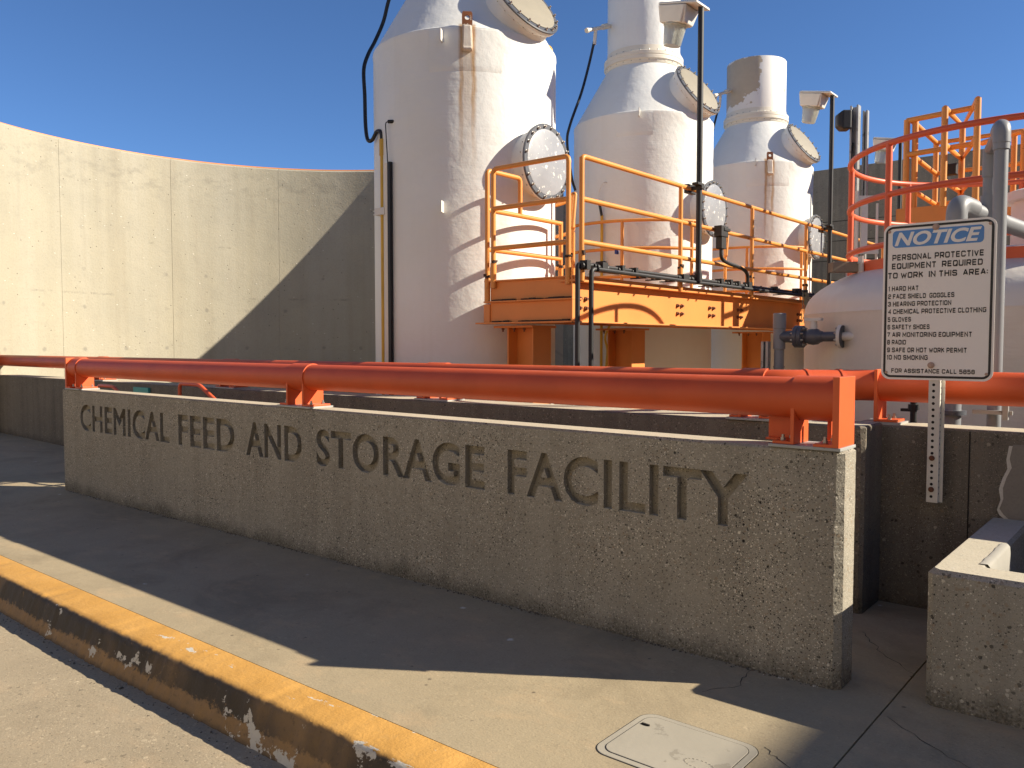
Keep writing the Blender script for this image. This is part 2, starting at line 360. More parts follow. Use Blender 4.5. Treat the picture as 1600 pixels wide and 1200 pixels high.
def kerb_mat():
    m, n, l, b = new_mat('yellow_kerb_paint'); t = NT(m); s = t.sep()   # object z: 0 at the road, .2 on top
    y = t.mix(t.ramp(t.noise(4, 5, .6), [(.3, 0), (.7, 1)]), (.51,.265,.055), (.60,.325,.08))
    y = t.mix(t.math('MULTIPLY', t.ramp(t.noise(18, 5, .7), [(.55, 0), (.75, 1)]), .4), y, (.50,.30,.10))
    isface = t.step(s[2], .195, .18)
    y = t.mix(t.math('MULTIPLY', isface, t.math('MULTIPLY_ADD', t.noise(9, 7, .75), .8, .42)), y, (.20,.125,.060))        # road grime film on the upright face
    gr = t.noise(1, 8, .75, t.map((4.5, 14, 7))); hf = t.noise(1, 6, .8, t.map((26, 60, 14)))
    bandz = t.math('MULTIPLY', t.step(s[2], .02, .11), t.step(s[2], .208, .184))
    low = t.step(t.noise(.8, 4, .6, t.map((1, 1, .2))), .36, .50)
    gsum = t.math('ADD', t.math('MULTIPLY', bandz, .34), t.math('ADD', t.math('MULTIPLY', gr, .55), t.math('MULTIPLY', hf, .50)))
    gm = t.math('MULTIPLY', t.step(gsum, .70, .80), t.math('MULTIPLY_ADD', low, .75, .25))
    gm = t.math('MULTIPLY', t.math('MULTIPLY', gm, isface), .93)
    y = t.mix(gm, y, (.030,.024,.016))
    foot = t.math('MULTIPLY', t.step(t.math('MULTIPLY_ADD', hf, .04, s[2]), .05, .015), .8); y = t.mix(foot, y, (.05,.035,.02))
    ch = t.noise(1, 8, .66, t.map((3.6, 9, 3.4), loc=(9.3, 2, .4)))
    near = t.step(s[0], 9.0, 13.6)
    chip = t.ramp(t.math('MULTIPLY_ADD', near, .10, t.math('MULTIPLY_ADD', isface, .03, ch)), [(.695, 0), (.702, 1)])
    spk = t.math('MULTIPLY', t.ramp(hf, [(.56, 0), (.64, 1)]), t.math('MULTIPLY', isface, .55)); y = t.mix(spk, y, (.05,.035,.02))
    c = t.mix(chip, y, t.mix(t.noise(30, 3, .6), (.62,.58,.49), (.46,.43,.36)))
    l.new(c, b.inputs['Base Color']); b.inputs['Roughness'].default_value = .7
    l.new(t.bump(chip, -.5, .006, t.bump(t.noise(60, 5, .65), .5, .006, t.bump(t.noise(6, 4, .6), .4, .02))), b.inputs['Normal'])
    return m
M['kerb'] = kerb_mat()
def arc_mat():
    m, n, l, b = new_mat('curved_wall_concrete'); t = NT(m)
    uvn = n.new('ShaderNodeUVMap'); uvn.uv_map = 'wall'; uv = uvn.outputs[0]; s = t.sep(uv)   # u metres along the arc, v height
    c = t.mix(t.ramp(t.noise(.7, 5, .6, uv), [(.3, 0), (.7, 1)]), (.385,.35,.262), (.33,.305,.235))
    c = t.mix(t.math('MULTIPLY', t.ramp(t.noise(1, 5, .6, t.map((1.6, .10, 1), uv)), [(.42, 0), (.7, 1)]), .45), c, (.43,.405,.335))
    c = t.mix(t.math('MULTIPLY', t.ramp(t.noise(1, 5, .6, t.map((2.6, .13, 1), uv, loc=(7, 2, 0))), [(.5, 0), (.75, 1)]), .5), c, (.30,.26,.19))
    fine = t.noise(26, 4, .6, uv)
    c = t.mix(t.math('MULTIPLY', t.ramp(fine, [(.5, 0), (.8, 1)]), .4), c, (.25,.22,.17))
    # small air holes and pale chips
    vo = t.voro(9, uv); cs = t.sep(vo.outputs['Color'])
    h = t.math('MULTIPLY', t.step(vo.outputs['Distance'], .13, .06), t.math('GREATER_THAN', cs[0], .6)); c = t.mix(t.math('MULTIPLY', h, .75), c, (.08,.07,.055))
    vo2 = t.voro(12, t.map((.5, 1, 1), uv, rot=(0, 0, .6), loc=(3, 3, 0))); cs2 = t.sep(vo2.outputs['Color'])
    h2 = t.math('MULTIPLY', t.step(vo2.outputs['Distance'], .14, .06), t.math('GREATER_THAN', cs2[0], .72)); c = t.mix(t.math('MULTIPLY', h2, .7), c, (.66,.62,.52))
    # rows of tie-hole marks and board lines in the lower half
    nz = t.noise(6, 4, .6, uv)
    for v0, gate in ((1.50, .34), (2.35, .36), (3.1, .48), (3.95, .56)):
        fu = t.math('SUBTRACT', t.math('FRACT', t.math('DIVIDE', s[0], .86)), .5)
        du = t.math('MULTIPLY', fu, .86); dv = t.math('SUBTRACT', s[1], v0)
        d = t.math('SQRT', t.math('ADD', t.math('MULTIPLY', du, du), t.math('MULTIPLY', dv, dv)))
        k = t.math('MULTIPLY', t.step(t.math('MULTIPLY_ADD', nz, .08, d), .10, .055), t.step(t.noise(.9, 2, .5, t.map((1,.3,1), uv, loc=(v0*3, 0, 0))), gate, gate+.1))
        c = t.mix(t.math('MULTIPLY', k, .5), c, (.17,.16,.14))
    for v0, g in ((2.62, .50), (3.75, .57)):
        k = t.math('MULTIPLY', t.step(t.math('ABSOLUTE', t.math('SUBTRACT', t.math('MULTIPLY_ADD', nz, .05, s[1]), v0+.025)), .028, .010), t.step(t.noise(1.2, 4, .6, t.map((1,.05,1), uv, loc=(v0*5, 0, 0))), g, g+.06))
        c = t.mix(t.math('MULTIPLY', k, t.math('MULTIPLY', t.ramp(t.noise(9, 5, .7, uv), [(.4, 0), (.65, 1)]), .5)), c, (.16,.15,.125))
    rv = t.noise(1, 6, .7, t.map((2.2, .09, 1), uv, loc=(1, 9, 0)))
    c = t.mix(t.math('MULTIPLY', t.math('MULTIPLY', t.ramp(rv, [(.54, 0), (.66, 1)]), t.step(s[1], 1.5, 5.2)), .24), c, (.235,.215,.17))
    c = t.mix(t.math('MULTIPLY', t.ramp(t.noise(2.4, 8, .75, uv), [(.52, 0), (.72, 1)]), .30), c, (.27,.25,.20))
    # dark weathering blotches under the rim
    wz = t.math('MULTIPLY', t.step(s[1], 4.4, 5.1), t.step(s[1], 5.5, 5.3))
    wk = t.math('MULTIPLY', wz, t.ramp(t.noise(3.2, 6, .7, t.map((.8, 1.3, 1), uv)), [(.5, 0), (.62, 1)]))
    c = t.mix(t.math('MULTIPLY', wk, .30), c, (.17,.16,.135))
    l.new(c, b.inputs['Base Color']); b.inputs['Roughness'].default_value = .9; b.inputs['Specular IOR Level'].default_value = .2
    l.new(t.bump(t.math('SUBTRACT', h2, h), .5, .008, t.bump(fine, .5, .01, t.bump(t.noise(3, 4, .6, uv), .3, .03))), b.inputs['Normal'])
    return m
M['arc'] = arc_mat()

# ---------------------------------------------------------------- setting: road, kerb, pavement, ramp
struct(MB().box(-400, 400, -400, 400, -.9, -.2).build('road', M['road'], smooth=0))
kprof = [(2.33,-.24),(2.33,0.0),(2.15,0.0),(2.128,-.006),(2.112,-.022),(2.10,-.05),(2.075,-.12),(2.045,-.19),(2.03,-.24)]
kb = MB(); N = 700; xs = [-16 + 20*i/N for i in range(N+1)]; kv = []; nk = len(kprof)
for x in xs:
    w = .010*math.sin(x*1.7) + random.uniform(-.005, .005)
    for k, (y, z) in enumerate(kprof):
        j = 0 if k < 2 else (random.uniform(-.004, .004) + w*(1 if k > 3 else .4))
        kv.append((x, y + j, z + ((random.uniform(-.003, .001) - .006*max(0, math.sin(x*5.3)+math.sin(x*12.1+1)+math.sin(x*29)-1.2)) if 1 < k < 6 else 0)))
kf = [[i*nk+k, i*nk+k+1, (i+1)*nk+k+1, (i+1)*nk+k] for i in range(N) for k in range(nk-1)]
kb.add(kv, kf)
kerb = kb.build('kerb', M['kerb'], smooth=60, origin=(-16, 2.2, -.2)); struct(kerb)
pv = MB()
pv.box(-60, -1.024, 2.334, 45, -.19, 0); pv.box(-1.016, 30, 2.334, 45, -.19, 0); pv.box(-1.024, -1.016, 2.334, 45, -.19, -.014)
pv.box(-60, -16.0, 2.02, 2.334, -.19, -.002); pv.box(4.0, 30, 2.02, 2.334, -.19, -.002)
sidewalk = struct(pv.build('sidewalk', M['pave'], smooth=0, origin=(0, 0, 0)))
def crack(pts, w):
    b = MB(); P = []
    for i in range(len(pts)-1):
        a, c = V(*pts[i], 0), V(*pts[i+1], 0)
        for k in range(7): P.append(a.lerp(c, k/7) + V(random.uniform(-.012,.012), random.uniform(-.012,.012), 0))
    P.append(V(*pts[-1], 0)); vs = []; n = len(P)
    for i, p in enumerate(P):
        d = (P[min(i+1, n-1)]-P[max(i-1, 0)]).normalized(); q = V(-d.y, d.x, 0)*w*random.uniform(.3, 1)
        vs += [(p.x+q.x, p.y+q.y, .0015), (p.x-q.x, p.y-q.y, .0015)]
    b.add(vs, [[2*i, 2*i+1, 2*i+3, 2*i+2] for i in range(n-1)]); return b
for pts, w in (([(-1.66,3.84),(-1.62,3.62),(-1.72,3.45)], .0022), ([(-1.02,4.28),(-1.25,4.52),(-1.40,4.75)], .0025), ([(-1.28,3.12),(-1.14,3.02),(-1.05,2.92)], .0022),
               ([(-1.0,3.72),(-.7,3.5),(-.5,3.42)], .002)):
    crack(pts, w).build('crack', M['hole'], sidewalk, smooth=0)

# ---------------------------------------------------------------- lettered wall
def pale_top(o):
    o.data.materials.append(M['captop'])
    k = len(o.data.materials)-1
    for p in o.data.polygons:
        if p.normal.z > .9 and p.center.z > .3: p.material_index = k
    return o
def rough_block(x0, x1, y0, y1, z0, z1, ch, jit, levels, corners=(1, 1, 1, 1), top_ch=.012):
    # vertical-sided block whose upright corners are worn chamfers; corners: (x0y0, x1y0, x1y1, x0y1)
    vs = []; zs = [z0 + (z1-top_ch-z0)*i/levels for i in range(levels+1)] + [z1]; ring = 8
    ph = [random.random()*6.28 for _ in range(12)]
    for i, z in enumerate(zs):
        k = top_ch if i == len(zs)-1 else 0
        lowf = jit*(.8*math.sin(z*9+ph[0])+.7*math.sin(z*23+ph[1])+.5*math.sin(z*51+ph[2])+.4*math.sin(z*97+ph[3]))
        J = lambda a: (ch + lowf*.5 + random.uniform(-jit, jit)*.25)*a
        a, b, c, d = corners
        X0, X1, Y0, Y1 = x0+k, x1-k, y0+k, y1-k
        vs += [(X0, Y0+J(a)+.001, z), (X0+J(a)+.001, Y0, z), (X1-J(b)-.001, Y0, z), (X1, Y0+J(b)+.001, z), (X1, Y1-J(c)-.001, z), (X1-J(c)-.001, Y1, z), (X0+J(d)+.001, Y1, z), (X0, Y1-J(d)-.001, z)]
    L = len(zs)
    fs = [[i*ring+k, i*ring+(k+1) % ring, (i+1)*ring+(k+1) % ring, (i+1)*ring+k] for i in range(L-1) for k in range(ring)]
    fs += [list(range(ring))[::-1], [(L-1)*ring+k for k in range(ring)]]
    return MB().add(vs, fs)
WT = 1.11
lw = rough_block(-9.55, -1.235, 3.85, 4.055, 0, WT, .030, .005, 190, (.5, 1, .8, .5)).build('lettered_wall', M['letter'], smooth=30, origin=(-5.4, 3.95, 0))
tag(lw, 'low speckled concrete wall with CHEMICAL FEED AND STORAGE FACILITY cut into its face', 'wall')
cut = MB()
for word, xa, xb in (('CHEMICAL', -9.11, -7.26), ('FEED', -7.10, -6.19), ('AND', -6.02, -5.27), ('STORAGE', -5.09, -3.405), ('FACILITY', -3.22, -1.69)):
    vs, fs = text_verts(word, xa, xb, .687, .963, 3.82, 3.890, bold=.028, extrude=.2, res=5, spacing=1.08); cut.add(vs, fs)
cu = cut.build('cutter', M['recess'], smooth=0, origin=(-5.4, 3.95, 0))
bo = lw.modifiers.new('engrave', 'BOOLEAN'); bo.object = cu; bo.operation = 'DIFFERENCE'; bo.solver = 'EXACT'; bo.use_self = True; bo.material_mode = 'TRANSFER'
dg = bpy.context.evaluated_depsgraph_get(); dg.update()
nm = bpy.data.meshes.new_from_object(lw.evaluated_get(dg)); lw.modifiers.clear(); lw.data = nm; nm.name = 'lettered_wall'
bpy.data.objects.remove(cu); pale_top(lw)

# ---------------------------------------------------------------- second wall, right wall, planter
def rear(x, y, z):       # the rear wall runs slightly askew and its top falls a little to the left
    d = max(0, -1.5-x); return (x, y+d*.038, z*(1-d*.0047))
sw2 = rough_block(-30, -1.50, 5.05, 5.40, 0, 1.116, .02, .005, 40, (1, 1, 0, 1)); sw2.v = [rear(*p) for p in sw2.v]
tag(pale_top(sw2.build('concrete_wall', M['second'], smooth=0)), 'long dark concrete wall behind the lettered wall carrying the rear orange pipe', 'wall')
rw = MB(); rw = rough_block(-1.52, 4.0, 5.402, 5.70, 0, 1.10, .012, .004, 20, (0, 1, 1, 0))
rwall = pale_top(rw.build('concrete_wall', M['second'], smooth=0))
tag(rwall, 'shaded concrete wall behind the notice sign with a smooth grey patch', 'wall')
edge = [(-.80,1.03),(-.815,.95),(-.80,.90),(-.825,.84),(-.84,.78),(-.835,.72),(-.86,.66),(-.84,.63),(-.80,.60),(-.7,.58),(-.2,.58),(-.2,1.05)]
edge = [(x+random.uniform(-.006,.006), z) for x, z in edge]  # ragged outline
MB().yprism([(x-.012-random.uniform(0,.01), z-.008) if x < -.3 else (x, z) for x, z in edge], 5.397, 5.404).build('chalky_edge', M['whitegrout'], rwall, smooth=0)
MB().yprism(edge, 5.392, 5.404).build('grout_patch', M['grout'], rwall, smooth=0)
MB().box(-1.02, -1.014, 5.3975, 5.404, .02, 1.09).build('joint', M['hole'], rwall, smooth=0)
pl = thing('planter_wall', 'low hollow speckled concrete box against the wall under the sign', 'wall', (-.4, 4.6, 0))
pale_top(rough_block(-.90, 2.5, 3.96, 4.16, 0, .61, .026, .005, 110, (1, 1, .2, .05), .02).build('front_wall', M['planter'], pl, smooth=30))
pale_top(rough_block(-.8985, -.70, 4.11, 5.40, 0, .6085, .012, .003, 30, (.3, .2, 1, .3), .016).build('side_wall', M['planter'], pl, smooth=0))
MB().box(-.70, 2.5, 4.16, 5.395, .0, .18).build('bed', M['grout'], pl, smooth=0)
fl = MB(); vs = []
for i in range(9):
    y = 4.19 + .5*i/8
    vs += [(-.735+random.uniform(-.003,.003), y, .6125), (-.705, y, .6135), (-.694, y, .60), (-.688+random.uniform(-.004,.006), y, .47+random.uniform(-.008,.008))]
fl.add(vs, [[i*4+k, i*4+k+1, i*4+k+5, i*4+k+4] for i in range(8) for k in range(3)])
tag(fl.build('plastic_film', M['film'], smooth=60), 'glossy pale plastic film draped over the inner edge of the concrete box', 'plastic film')

# ---------------------------------------------------------------- orange pipe rails
def saddle(root, x, y, zb, zp, r, gap=.20, end=0, foot=.095, pad=True):
    """two upright plates astride the pipe with a sleeve, outward feet, bolts and a steel pad"""
    hw = r*.97; xs = (x-gap/2, x+gap/2)
    t = .009; plates = []
    for sgn, xx in zip((-1, 1), xs):
        sup = MB(); top = zp + (r+.008 if sgn == end else 0)
        wd = r+.012 if sgn == end else hw
        th = .022 if sgn == end else t
        f0, f1 = (xx-foot, xx-t) if sgn < 0 else (xx+t, xx+foot)
        if sgn == end: f0, f1 = (xx+t, xx+foot) if sgn < 0 else (xx-foot, xx-t)
        p0, p1 = (xx-th if sgn < 0 else xx-t), (xx+t if sgn < 0 else xx+th)
        foot_right = f0 > xx; zf = zb+.028; z0 = zb+.014
        # one L-shaped plate: upright and foot share their corner
        prof = [(p0, z0), (f1, z0), (f1, zf), (p1, zf), (p1, top), (p0, top)] if foot_right else [(f0, z0), (p1, z0), (p1, top), (p0, top), (p0, zf), (f0, zf)]
        if sgn == end: sup.yprism(prof, y-wd, y+wd)
        else: sup.yprism(prof, y-hw, y+hw)
        plates.append(sup.build('pipe_support', M['bracket'], root, smooth=0, bevel=.002))
    o = plates[1] if end >= 0 else plates[0]
    if not end: MB().lathe((x-gap/2, y, zp), (1,0,0), [(r-.002, -.0125),(r+.008, -.012),(r+.008, gap+.012),(r-.002, gap+.0125)], 48).build('sleeve', M['pipe'], o)
    else: MB().lathe((x-gap/2, y, zp), (1,0,0), [(r-.002, -.0125 if end > 0 else 0),(r+.008, -.012 if end > 0 else .001),(r+.008, gap-.001 if end > 0 else gap+.012),(r-.002, gap if end > 0 else gap+.0125)], 48).build('sleeve', M['pipe'], o)
    if pad:
        e0 = foot+.015 if end >= 0 else .03; e1 = foot+.015 if end <= 0 else .03
        MB().box(xs[0]-e0, xs[1]+e1, y-r-.012, y+r+.012, zb-.001, zb+.0135).build('pad', M['pad'], o, smooth=0, bevel=.002)
    for sgn, xx in zip((-1, 1), xs):
        bx = xx + sgn*foot*.6 * (-1 if sgn == end else 1)
        for by in (y-hw*.6, y+hw*.55): MB().hexbolt((bx, by, zb+.028), (0,0,1), .013, .022).build('bolt', M['bolt'], o, smooth=0)
    return o
PR = .098
fp = thing('pipe_rail', 'front orange pipe mounted along the top of the lettered wall', 'pipe', (-5.4, 3.95, WT), 'orange pipes on the concrete walls')
MB().tube([(-9.43, 3.95, 1.342), (-1.30, 3.95, 1.342)], PR, 56).build('pipe', M['pipe'], fp)
saddle(fp, -9.32, 3.95, WT, 1.342, PR, .20, -1); saddle(fp, -5.36, 3.95, WT, 1.342, PR, .20)
es = saddle(fp, -1.375, 3.95, WT, 1.342, PR, .20, 1)
MB().box(-1.66, -1.49, 4.028, 4.042, WT+.014, 1.30).box(-1.66, -1.49, 3.99, 4.03, WT+.014, WT+.026).build('gusset', M['bracket'], es, smooth=0, bevel=.002)
MB().box(-1.37, -1.35, 4.03, 4.046, WT+.014, 1.27).build('gusset', M['bracket'], es, smooth=0, bevel=.002)
rpz = 1.336
rp2 = thing('pipe_rail', 'rear orange pipe with a dog-leg bend, mounted on the walls behind the lettered wall', 'pipe', (-8, 5.15, 1.11), 'orange pipes on the concrete walls')
pz2 = lambda x: rpz-max(0, -1.5-x)*.0025
bend = [V(-30, rear(-30, 5.17, 0)[1], pz2(-30)), V(-2.06, 5.17, rpz), V(-1.66, 5.54, rpz), V(4.0, 5.54, rpz)]
MB().tube(fillet(bend, .16, 8), PR, 56).build('pipe', M['pipe'], rp2)
for x in (-18.5, -12.4, -8.8, -5.24): saddle(rp2, x, rear(x, 5.17, 0)[1], rear(x, 0, 1.116)[2], pz2(x), PR, .20)
o = saddle(rp2, -2.22, 5.17, 1.11, rpz, PR, .14, foot=.07)
pe = MB().box(-1.565, -1.545, 5.435, 5.645, 1.114, rpz+PR+.006).box(-1.545, -1.43, 5.445, 5.635, 1.114, 1.128).build('pipe_support', M['bracket'], rp2, smooth=0, bevel=.002)
MB().box(-1.64, -1.41, 5.43, 5.65, 1.099, 1.1135).build('pad', M['pad'], pe, smooth=0)
for by in (5.49, 5.60): MB().hexbolt((-1.485, by, 1.128), (0,0,1), .014, .024).build('bolt', M['bolt'], pe, smooth=0)
d = (bend[2]-bend[1]).normalized()
for k in (.30, .70):
    c = bend[1].lerp(bend[2], k)
    MB().lathe(c-d*.012, d, [(PR+.001, 0),(PR+.006, .003),(PR+.006, .021),(PR+.001, .024)], 48).build('coupling', M['pipe'], rp2)
c = bend[1].lerp(bend[2], .5); q = V(-d.y, d.x, 0)
MB().obox((c.x, c.y, 1.11+.11), d*.009, q*.095, V(0,0,.105)).obox((c.x+d.x*.05, c.y+d.y*.05, 1.11+.02), d*.05, q*.095, V(0,0,.007)).build('pipe_support', M['bracket'], rp2, smooth=0, bevel=.002)
MB().obox((c.x, c.y, 1.11+.006), d*.13, q*.11, V(0,0,.006)).build('pad', M['pad'], rp2, smooth=0)

# ramp handrails and teal plate
def ramp_rail(x, z, label):
    o = MB().tube(fillet([(x, 4.88, .05), (x, 4.88, z), (x+.42, 4.88, z), (x+1.5, 4.88, z-.52), (x+1.5, 4.88, .03)], .06, 5), .022, 12)
    o.tube([(x+.75, 4.88, .05), (x+.75, 4.88, z-.17)], .018, 10)
    return tag(o.build('handrail', M['orange_rail']), label, 'handrail', 'orange ramp handrails')
ramp_rail(-11.0, 1.06, 'orange handrail seen under the pipe at the far left end of the lettered wall')
ramp_rail(-8.95, 1.145, 'orange bent handrail seen under the pipe to the right of the teal plate')
tag(MB().box(-11.05, -10.64, 5.36, 5.395, .62, 1.02).build('wall_plate', M['teal'], smooth=0, bevel=.004), 'small teal plate fixed to the dark wall behind the lettered wall', 'wall plate')

# ---------------------------------------------------------------- curved wall and back wall
CX, CY, CR = -11.743, 8.252, 5.64
joints = [R(-167.18), R(169.25), R(145.8), R(122.5), R(99)]
a_lo, a_hi = R(-150), R(74.9)      # runs from the left, round the far side, to the right
span0 = a_lo + 2*PI                # 210 deg down to 74.9
angs = []
NA = 150
for i in range(NA+1): angs.append(span0 + (a_hi-span0)*i/NA)
prof = []
gw = .004/CR
ext = []
for a in angs: ext.append((a, 0))
for j in joints:
    jj = j if j > a_hi else j + 2*PI
    ext += [(jj-gw*1.6, 0), (jj-gw*.5, .006), (jj+gw*.5, .006), (jj+gw*1.6, 0)]
ext.sort(key=lambda e: -e[0]); HW = 5.6; vs = []; us = []
for a, dpt in ext:
    ca, sa = math.cos(a), math.sin(a); u = (span0-a)*CR
    for r_, z_ in ((CR+dpt, -.05), (CR+dpt, HW-.03), (CR+.03, HW), (CR+.30, HW), (CR+.30, -.05)):
        vs.append((CX+ca*r_, CY+sa*r_, z_)); us.append((u, z_ + (r_-CR)*.5))
n5 = 5; fs = [[i*n5+k, i*n5+(k+1), (i+1)*n5+(k+1), (i+1)*n5+k] for i in range(len(ext)-1) for k in range(4)]
fs += [[0,1,2,3,4], [(len(ext)-1)*n5+k for k in range(4,-1,-1)]]
cw = MB().add(vs, fs).build('curved_wall', M['arc'], smooth=30, origin=(CX, CY, 0))
uvl = cw.data.uv_layers.new(name='wall')
for lp in cw.data.loops: uvl.data[lp.index].uv = us[lp.vertex_index]
tag(cw, 'tall curved pale concrete wall with a diagonal shadow, left of the tanks', 'wall')
rim = MB(); P = [(CX+math.cos(a)*(CR+.15), CY+math.sin(a)*(CR+.15), HW+.028) for a in angs]; rim.tube(P, .02, 8)
rim.build('rim_pipe', M['yellow2'], cw)
bw = MB(); bw.box(-24, 12, 19.6, 19.95, 0, 5.62)
bk = bw.build('back_wall', M['back'], smooth=0, bevel=.02); tag(bk, 'tall grey concrete wall in shade behind the tanks', 'wall')
for z in (3.05, 3.5, 3.95, 4.4): MB().box(-23, 11, 19.597, 19.602, z, z+.014).build('board_line', M['hole'], bk, smooth=0)

# ---------------------------------------------------------------- white tanks
TX = -6.8; TR = 1.07
def manhole(parent, c, axis, r, depth, cover_mat, neck_mat, neck_r):
    c = V(c); ax = V(axis).normalized()
    nk = MB().lathe(c-ax*depth, ax, [(neck_r*1.12, 0),(neck_r*1.0, depth*.35),(neck_r, depth*.80),(r*.985, depth*.86),(r, depth*.90),(r, depth*.97)], 56).build('manhole', neck_mat, parent)
    gk = MB().lathe(c-ax*depth*.03, ax, [(r*.84, -.004),(r*1.01, -.004),(r*1.015, .010),(r*.99, .018),(r*.86, .018)], 56).build('gasket_ring', M['gasket'], nk)
    MB().lathe(c, ax, [(r*.87, -.01),(r*.865, .010),(r*.80, .016),(.001, .018)], 56).build('cover', cover_mat, nk)
    def mk(b, c, u, ax):
        b.hexbolt(c+u*r*.935-ax*.002, ax, .017, .030); b.tube([c+u*r*.935-ax*(depth*.12+.035), c+u*r*.935], .009, 6)
    ring_of('bolt', M['bolt'], nk, c, ax, 20, mk, PI/20)
def tank(y, label, shell, top_mat, ztop, lug=None, tabs=(), manhole_z=3.58):
    t = thing('chemical_tank', label, 'tank', (TX, y, 0), 'white chemical tanks in a row')
    zs = 4.93; zc = 5.78
    prof = [(TR+.04, 0),(TR+.04, .25),(TR, .3)] + [(TR, .3+(zs-.36)*i/14) for i in range(1, 15)] + [(TR+.006, zs-.03),(TR+.004, zs),(TR-.012, zs+.012)]
    prof += [(TR-.012-(TR-.012-.57)*i/8, zs+.012+(zc-zs-.012)*i/8) for i in range(1, 9)]
    b = MB().lathe((TX, y, 0), (0,0,1), prof, 128)
    # overlay bands of glass cloth: a slightly proud patch round the shoulder
    if lug is not None: b.lathe((TX, y, 0), (0,0,1), [(TR-.012, zs-.50),(TR+.004, zs-.44),(TR+.008, zs-.38),(TR+.009, zs-.02),(TR-.01, zs+.0)], 16, 0, R(lug-22), R(lug+20))
    else: b.lathe((TX, y, 0), (0,0,1), [(TR-.012, zs-.38),(TR+.004, zs-.33),(TR+.008, zs-.27),(TR+.009, zs-.02),(TR-.01, zs+.0)], 12, 0, R(-80), R(-52))
    b.build('shell', shell, t, smooth=22)
    fl = MB().lathe((TX, y, 0), (0,0,1), [(.55, zc-.02),(.58, zc+.0),(.59, zc+.04),(.602, zc+.05),(.607, zc+.055),(.607, zc+.10),(.602, zc+.106),(.602, zc+.112),(.607, zc+.118),(.607, zc+.165),(.602, zc+.17),(.57, zc+.18),(.56, zc+.26)], 96).build('flange_ring', M['cream'], t)
    def mk(b, c, u, ax):
        b.tube([c+u*.583-ax*.035, c+u*.583+ax*.10], .010, 6); b.hexbolt(c+u*.583+ax*.105, ax, .016, .02); b.tube([c+u*.583+ax*.09, c+u*.583+ax*.107], .012, 6)
    ring_of('bolt', M['bolt'], fl, (TX, y, zc+.06), (0,0,1), 28, mk)
    MB().lathe((TX, y, 0), (0,0,1), [(.555, zc+.17),(.555, ztop-.01),(.55, ztop),(.52, ztop),(.52, ztop-.6),(.001, ztop-.62)], 96).build('stack', top_mat, t)
    manhole(t, (TX+TR+.15, y, manhole_z), (1,0,0), .41, .32, M['cover'], shell, .36)
    ax = V(math.cos(R(33))*math.cos(R(4)), -math.cos(R(33))*math.sin(R(4)), math.sin(R(33)))
    manhole(t, V(TX+.985*math.cos(R(4)), y-.985*math.sin(R(4)), 5.345), ax, .445, .48, M['tancap'], M['tank_plain'], .41)
    # thick reinforcing pads round both necks
    if lug is not None:
        a = R(lug); n = V(math.cos(a), math.sin(a), 0); u = V(-n.y, n.x, 0)
        c = V(TX, y, 0)+n*(TR+.022); L = MB()
        out = [(-.055,-.25),(.055,-.25),(.055,.12),(.035,.15),(-.035,.15),(-.055,.12)]; ring = 20
        hole = [(.026*math.cos(2*PI*k/ring), .088+.026*math.sin(2*PI*k/ring)) for k in range(ring)]
        outer = []
        for k in range(ring):
            d = V(math.cos(2*PI*k/ring), math.sin(2*PI*k/ring), 0); s = min(.055/max(abs(d.x), 1e-6), (.062 if d.y > 0 else .16)/max(abs(d.y), 1e-6)); outer.append((d.x*s, .088+d.y*s))
        for yo in (-.012, .012):
            pass
        vs = [c+u*x+V(0,0,4.93+z)+n*o for o in (-.012, .012) for x, z in hole+outer]
        K = 2*ring; fs = []
        for k in range(ring):
            j = (k+1) % ring
            fs += [[k, j, ring+j, ring+k], [K+k, K+ring+k, K+ring+j, K+j], [k, K+k, K+j, j], [ring+k, ring+j, K+ring+j, K+ring+k]]
        L.add(vs, fs)
        L.build('lifting_lug', M['lugrust'], t, smooth=0)
        MB().obox(c+V(0,0,4.815)+n*.01, u*.062, n*.03, V(0,0,.125), taper=.8).obox(c+V(0,0,4.69)+n*.02, u*.058, n*.04, V(0,0,.022)).build('lug_pad', shell, t, smooth=0, bevel=.02)
    for (td, tz) in tabs:
        a = R(td); n = V(math.cos(a), math.sin(a), 0); u = V(-n.y, n.x, 0)
        MB().obox(V(TX, y, tz)+n*(TR+.045), u*.006, n*.055, V(0,0,.06)).build('bracket', M['whitebox'], t, smooth=0)
    return t
M['lugrust'] = paint('rusty_lug', (.25,.085,.03), .85, (.5,.42,.34), .60, 14, var=.4)
t1 = tank(7.35, 'nearest and largest white tank with a rust-streaked lifting lug and a yellow pipe', M['tank_rust'], M['tank_plain'], 7.6, -46, ((-60, 4.83), (-60, 3.05)))
t2 = tank(11.42, 'middle white tank of the row, smooth, with a tall plain stack', M['tank_plain'], M['tank_plain'], 8.0, None, ((-62, 4.9),))
t3 = tank(15.65, 'farthest white tank with peeling paint on its short open stack', M['tank_rust3'], M['peel'], 6.99, -53, ((-66, 4.9),))

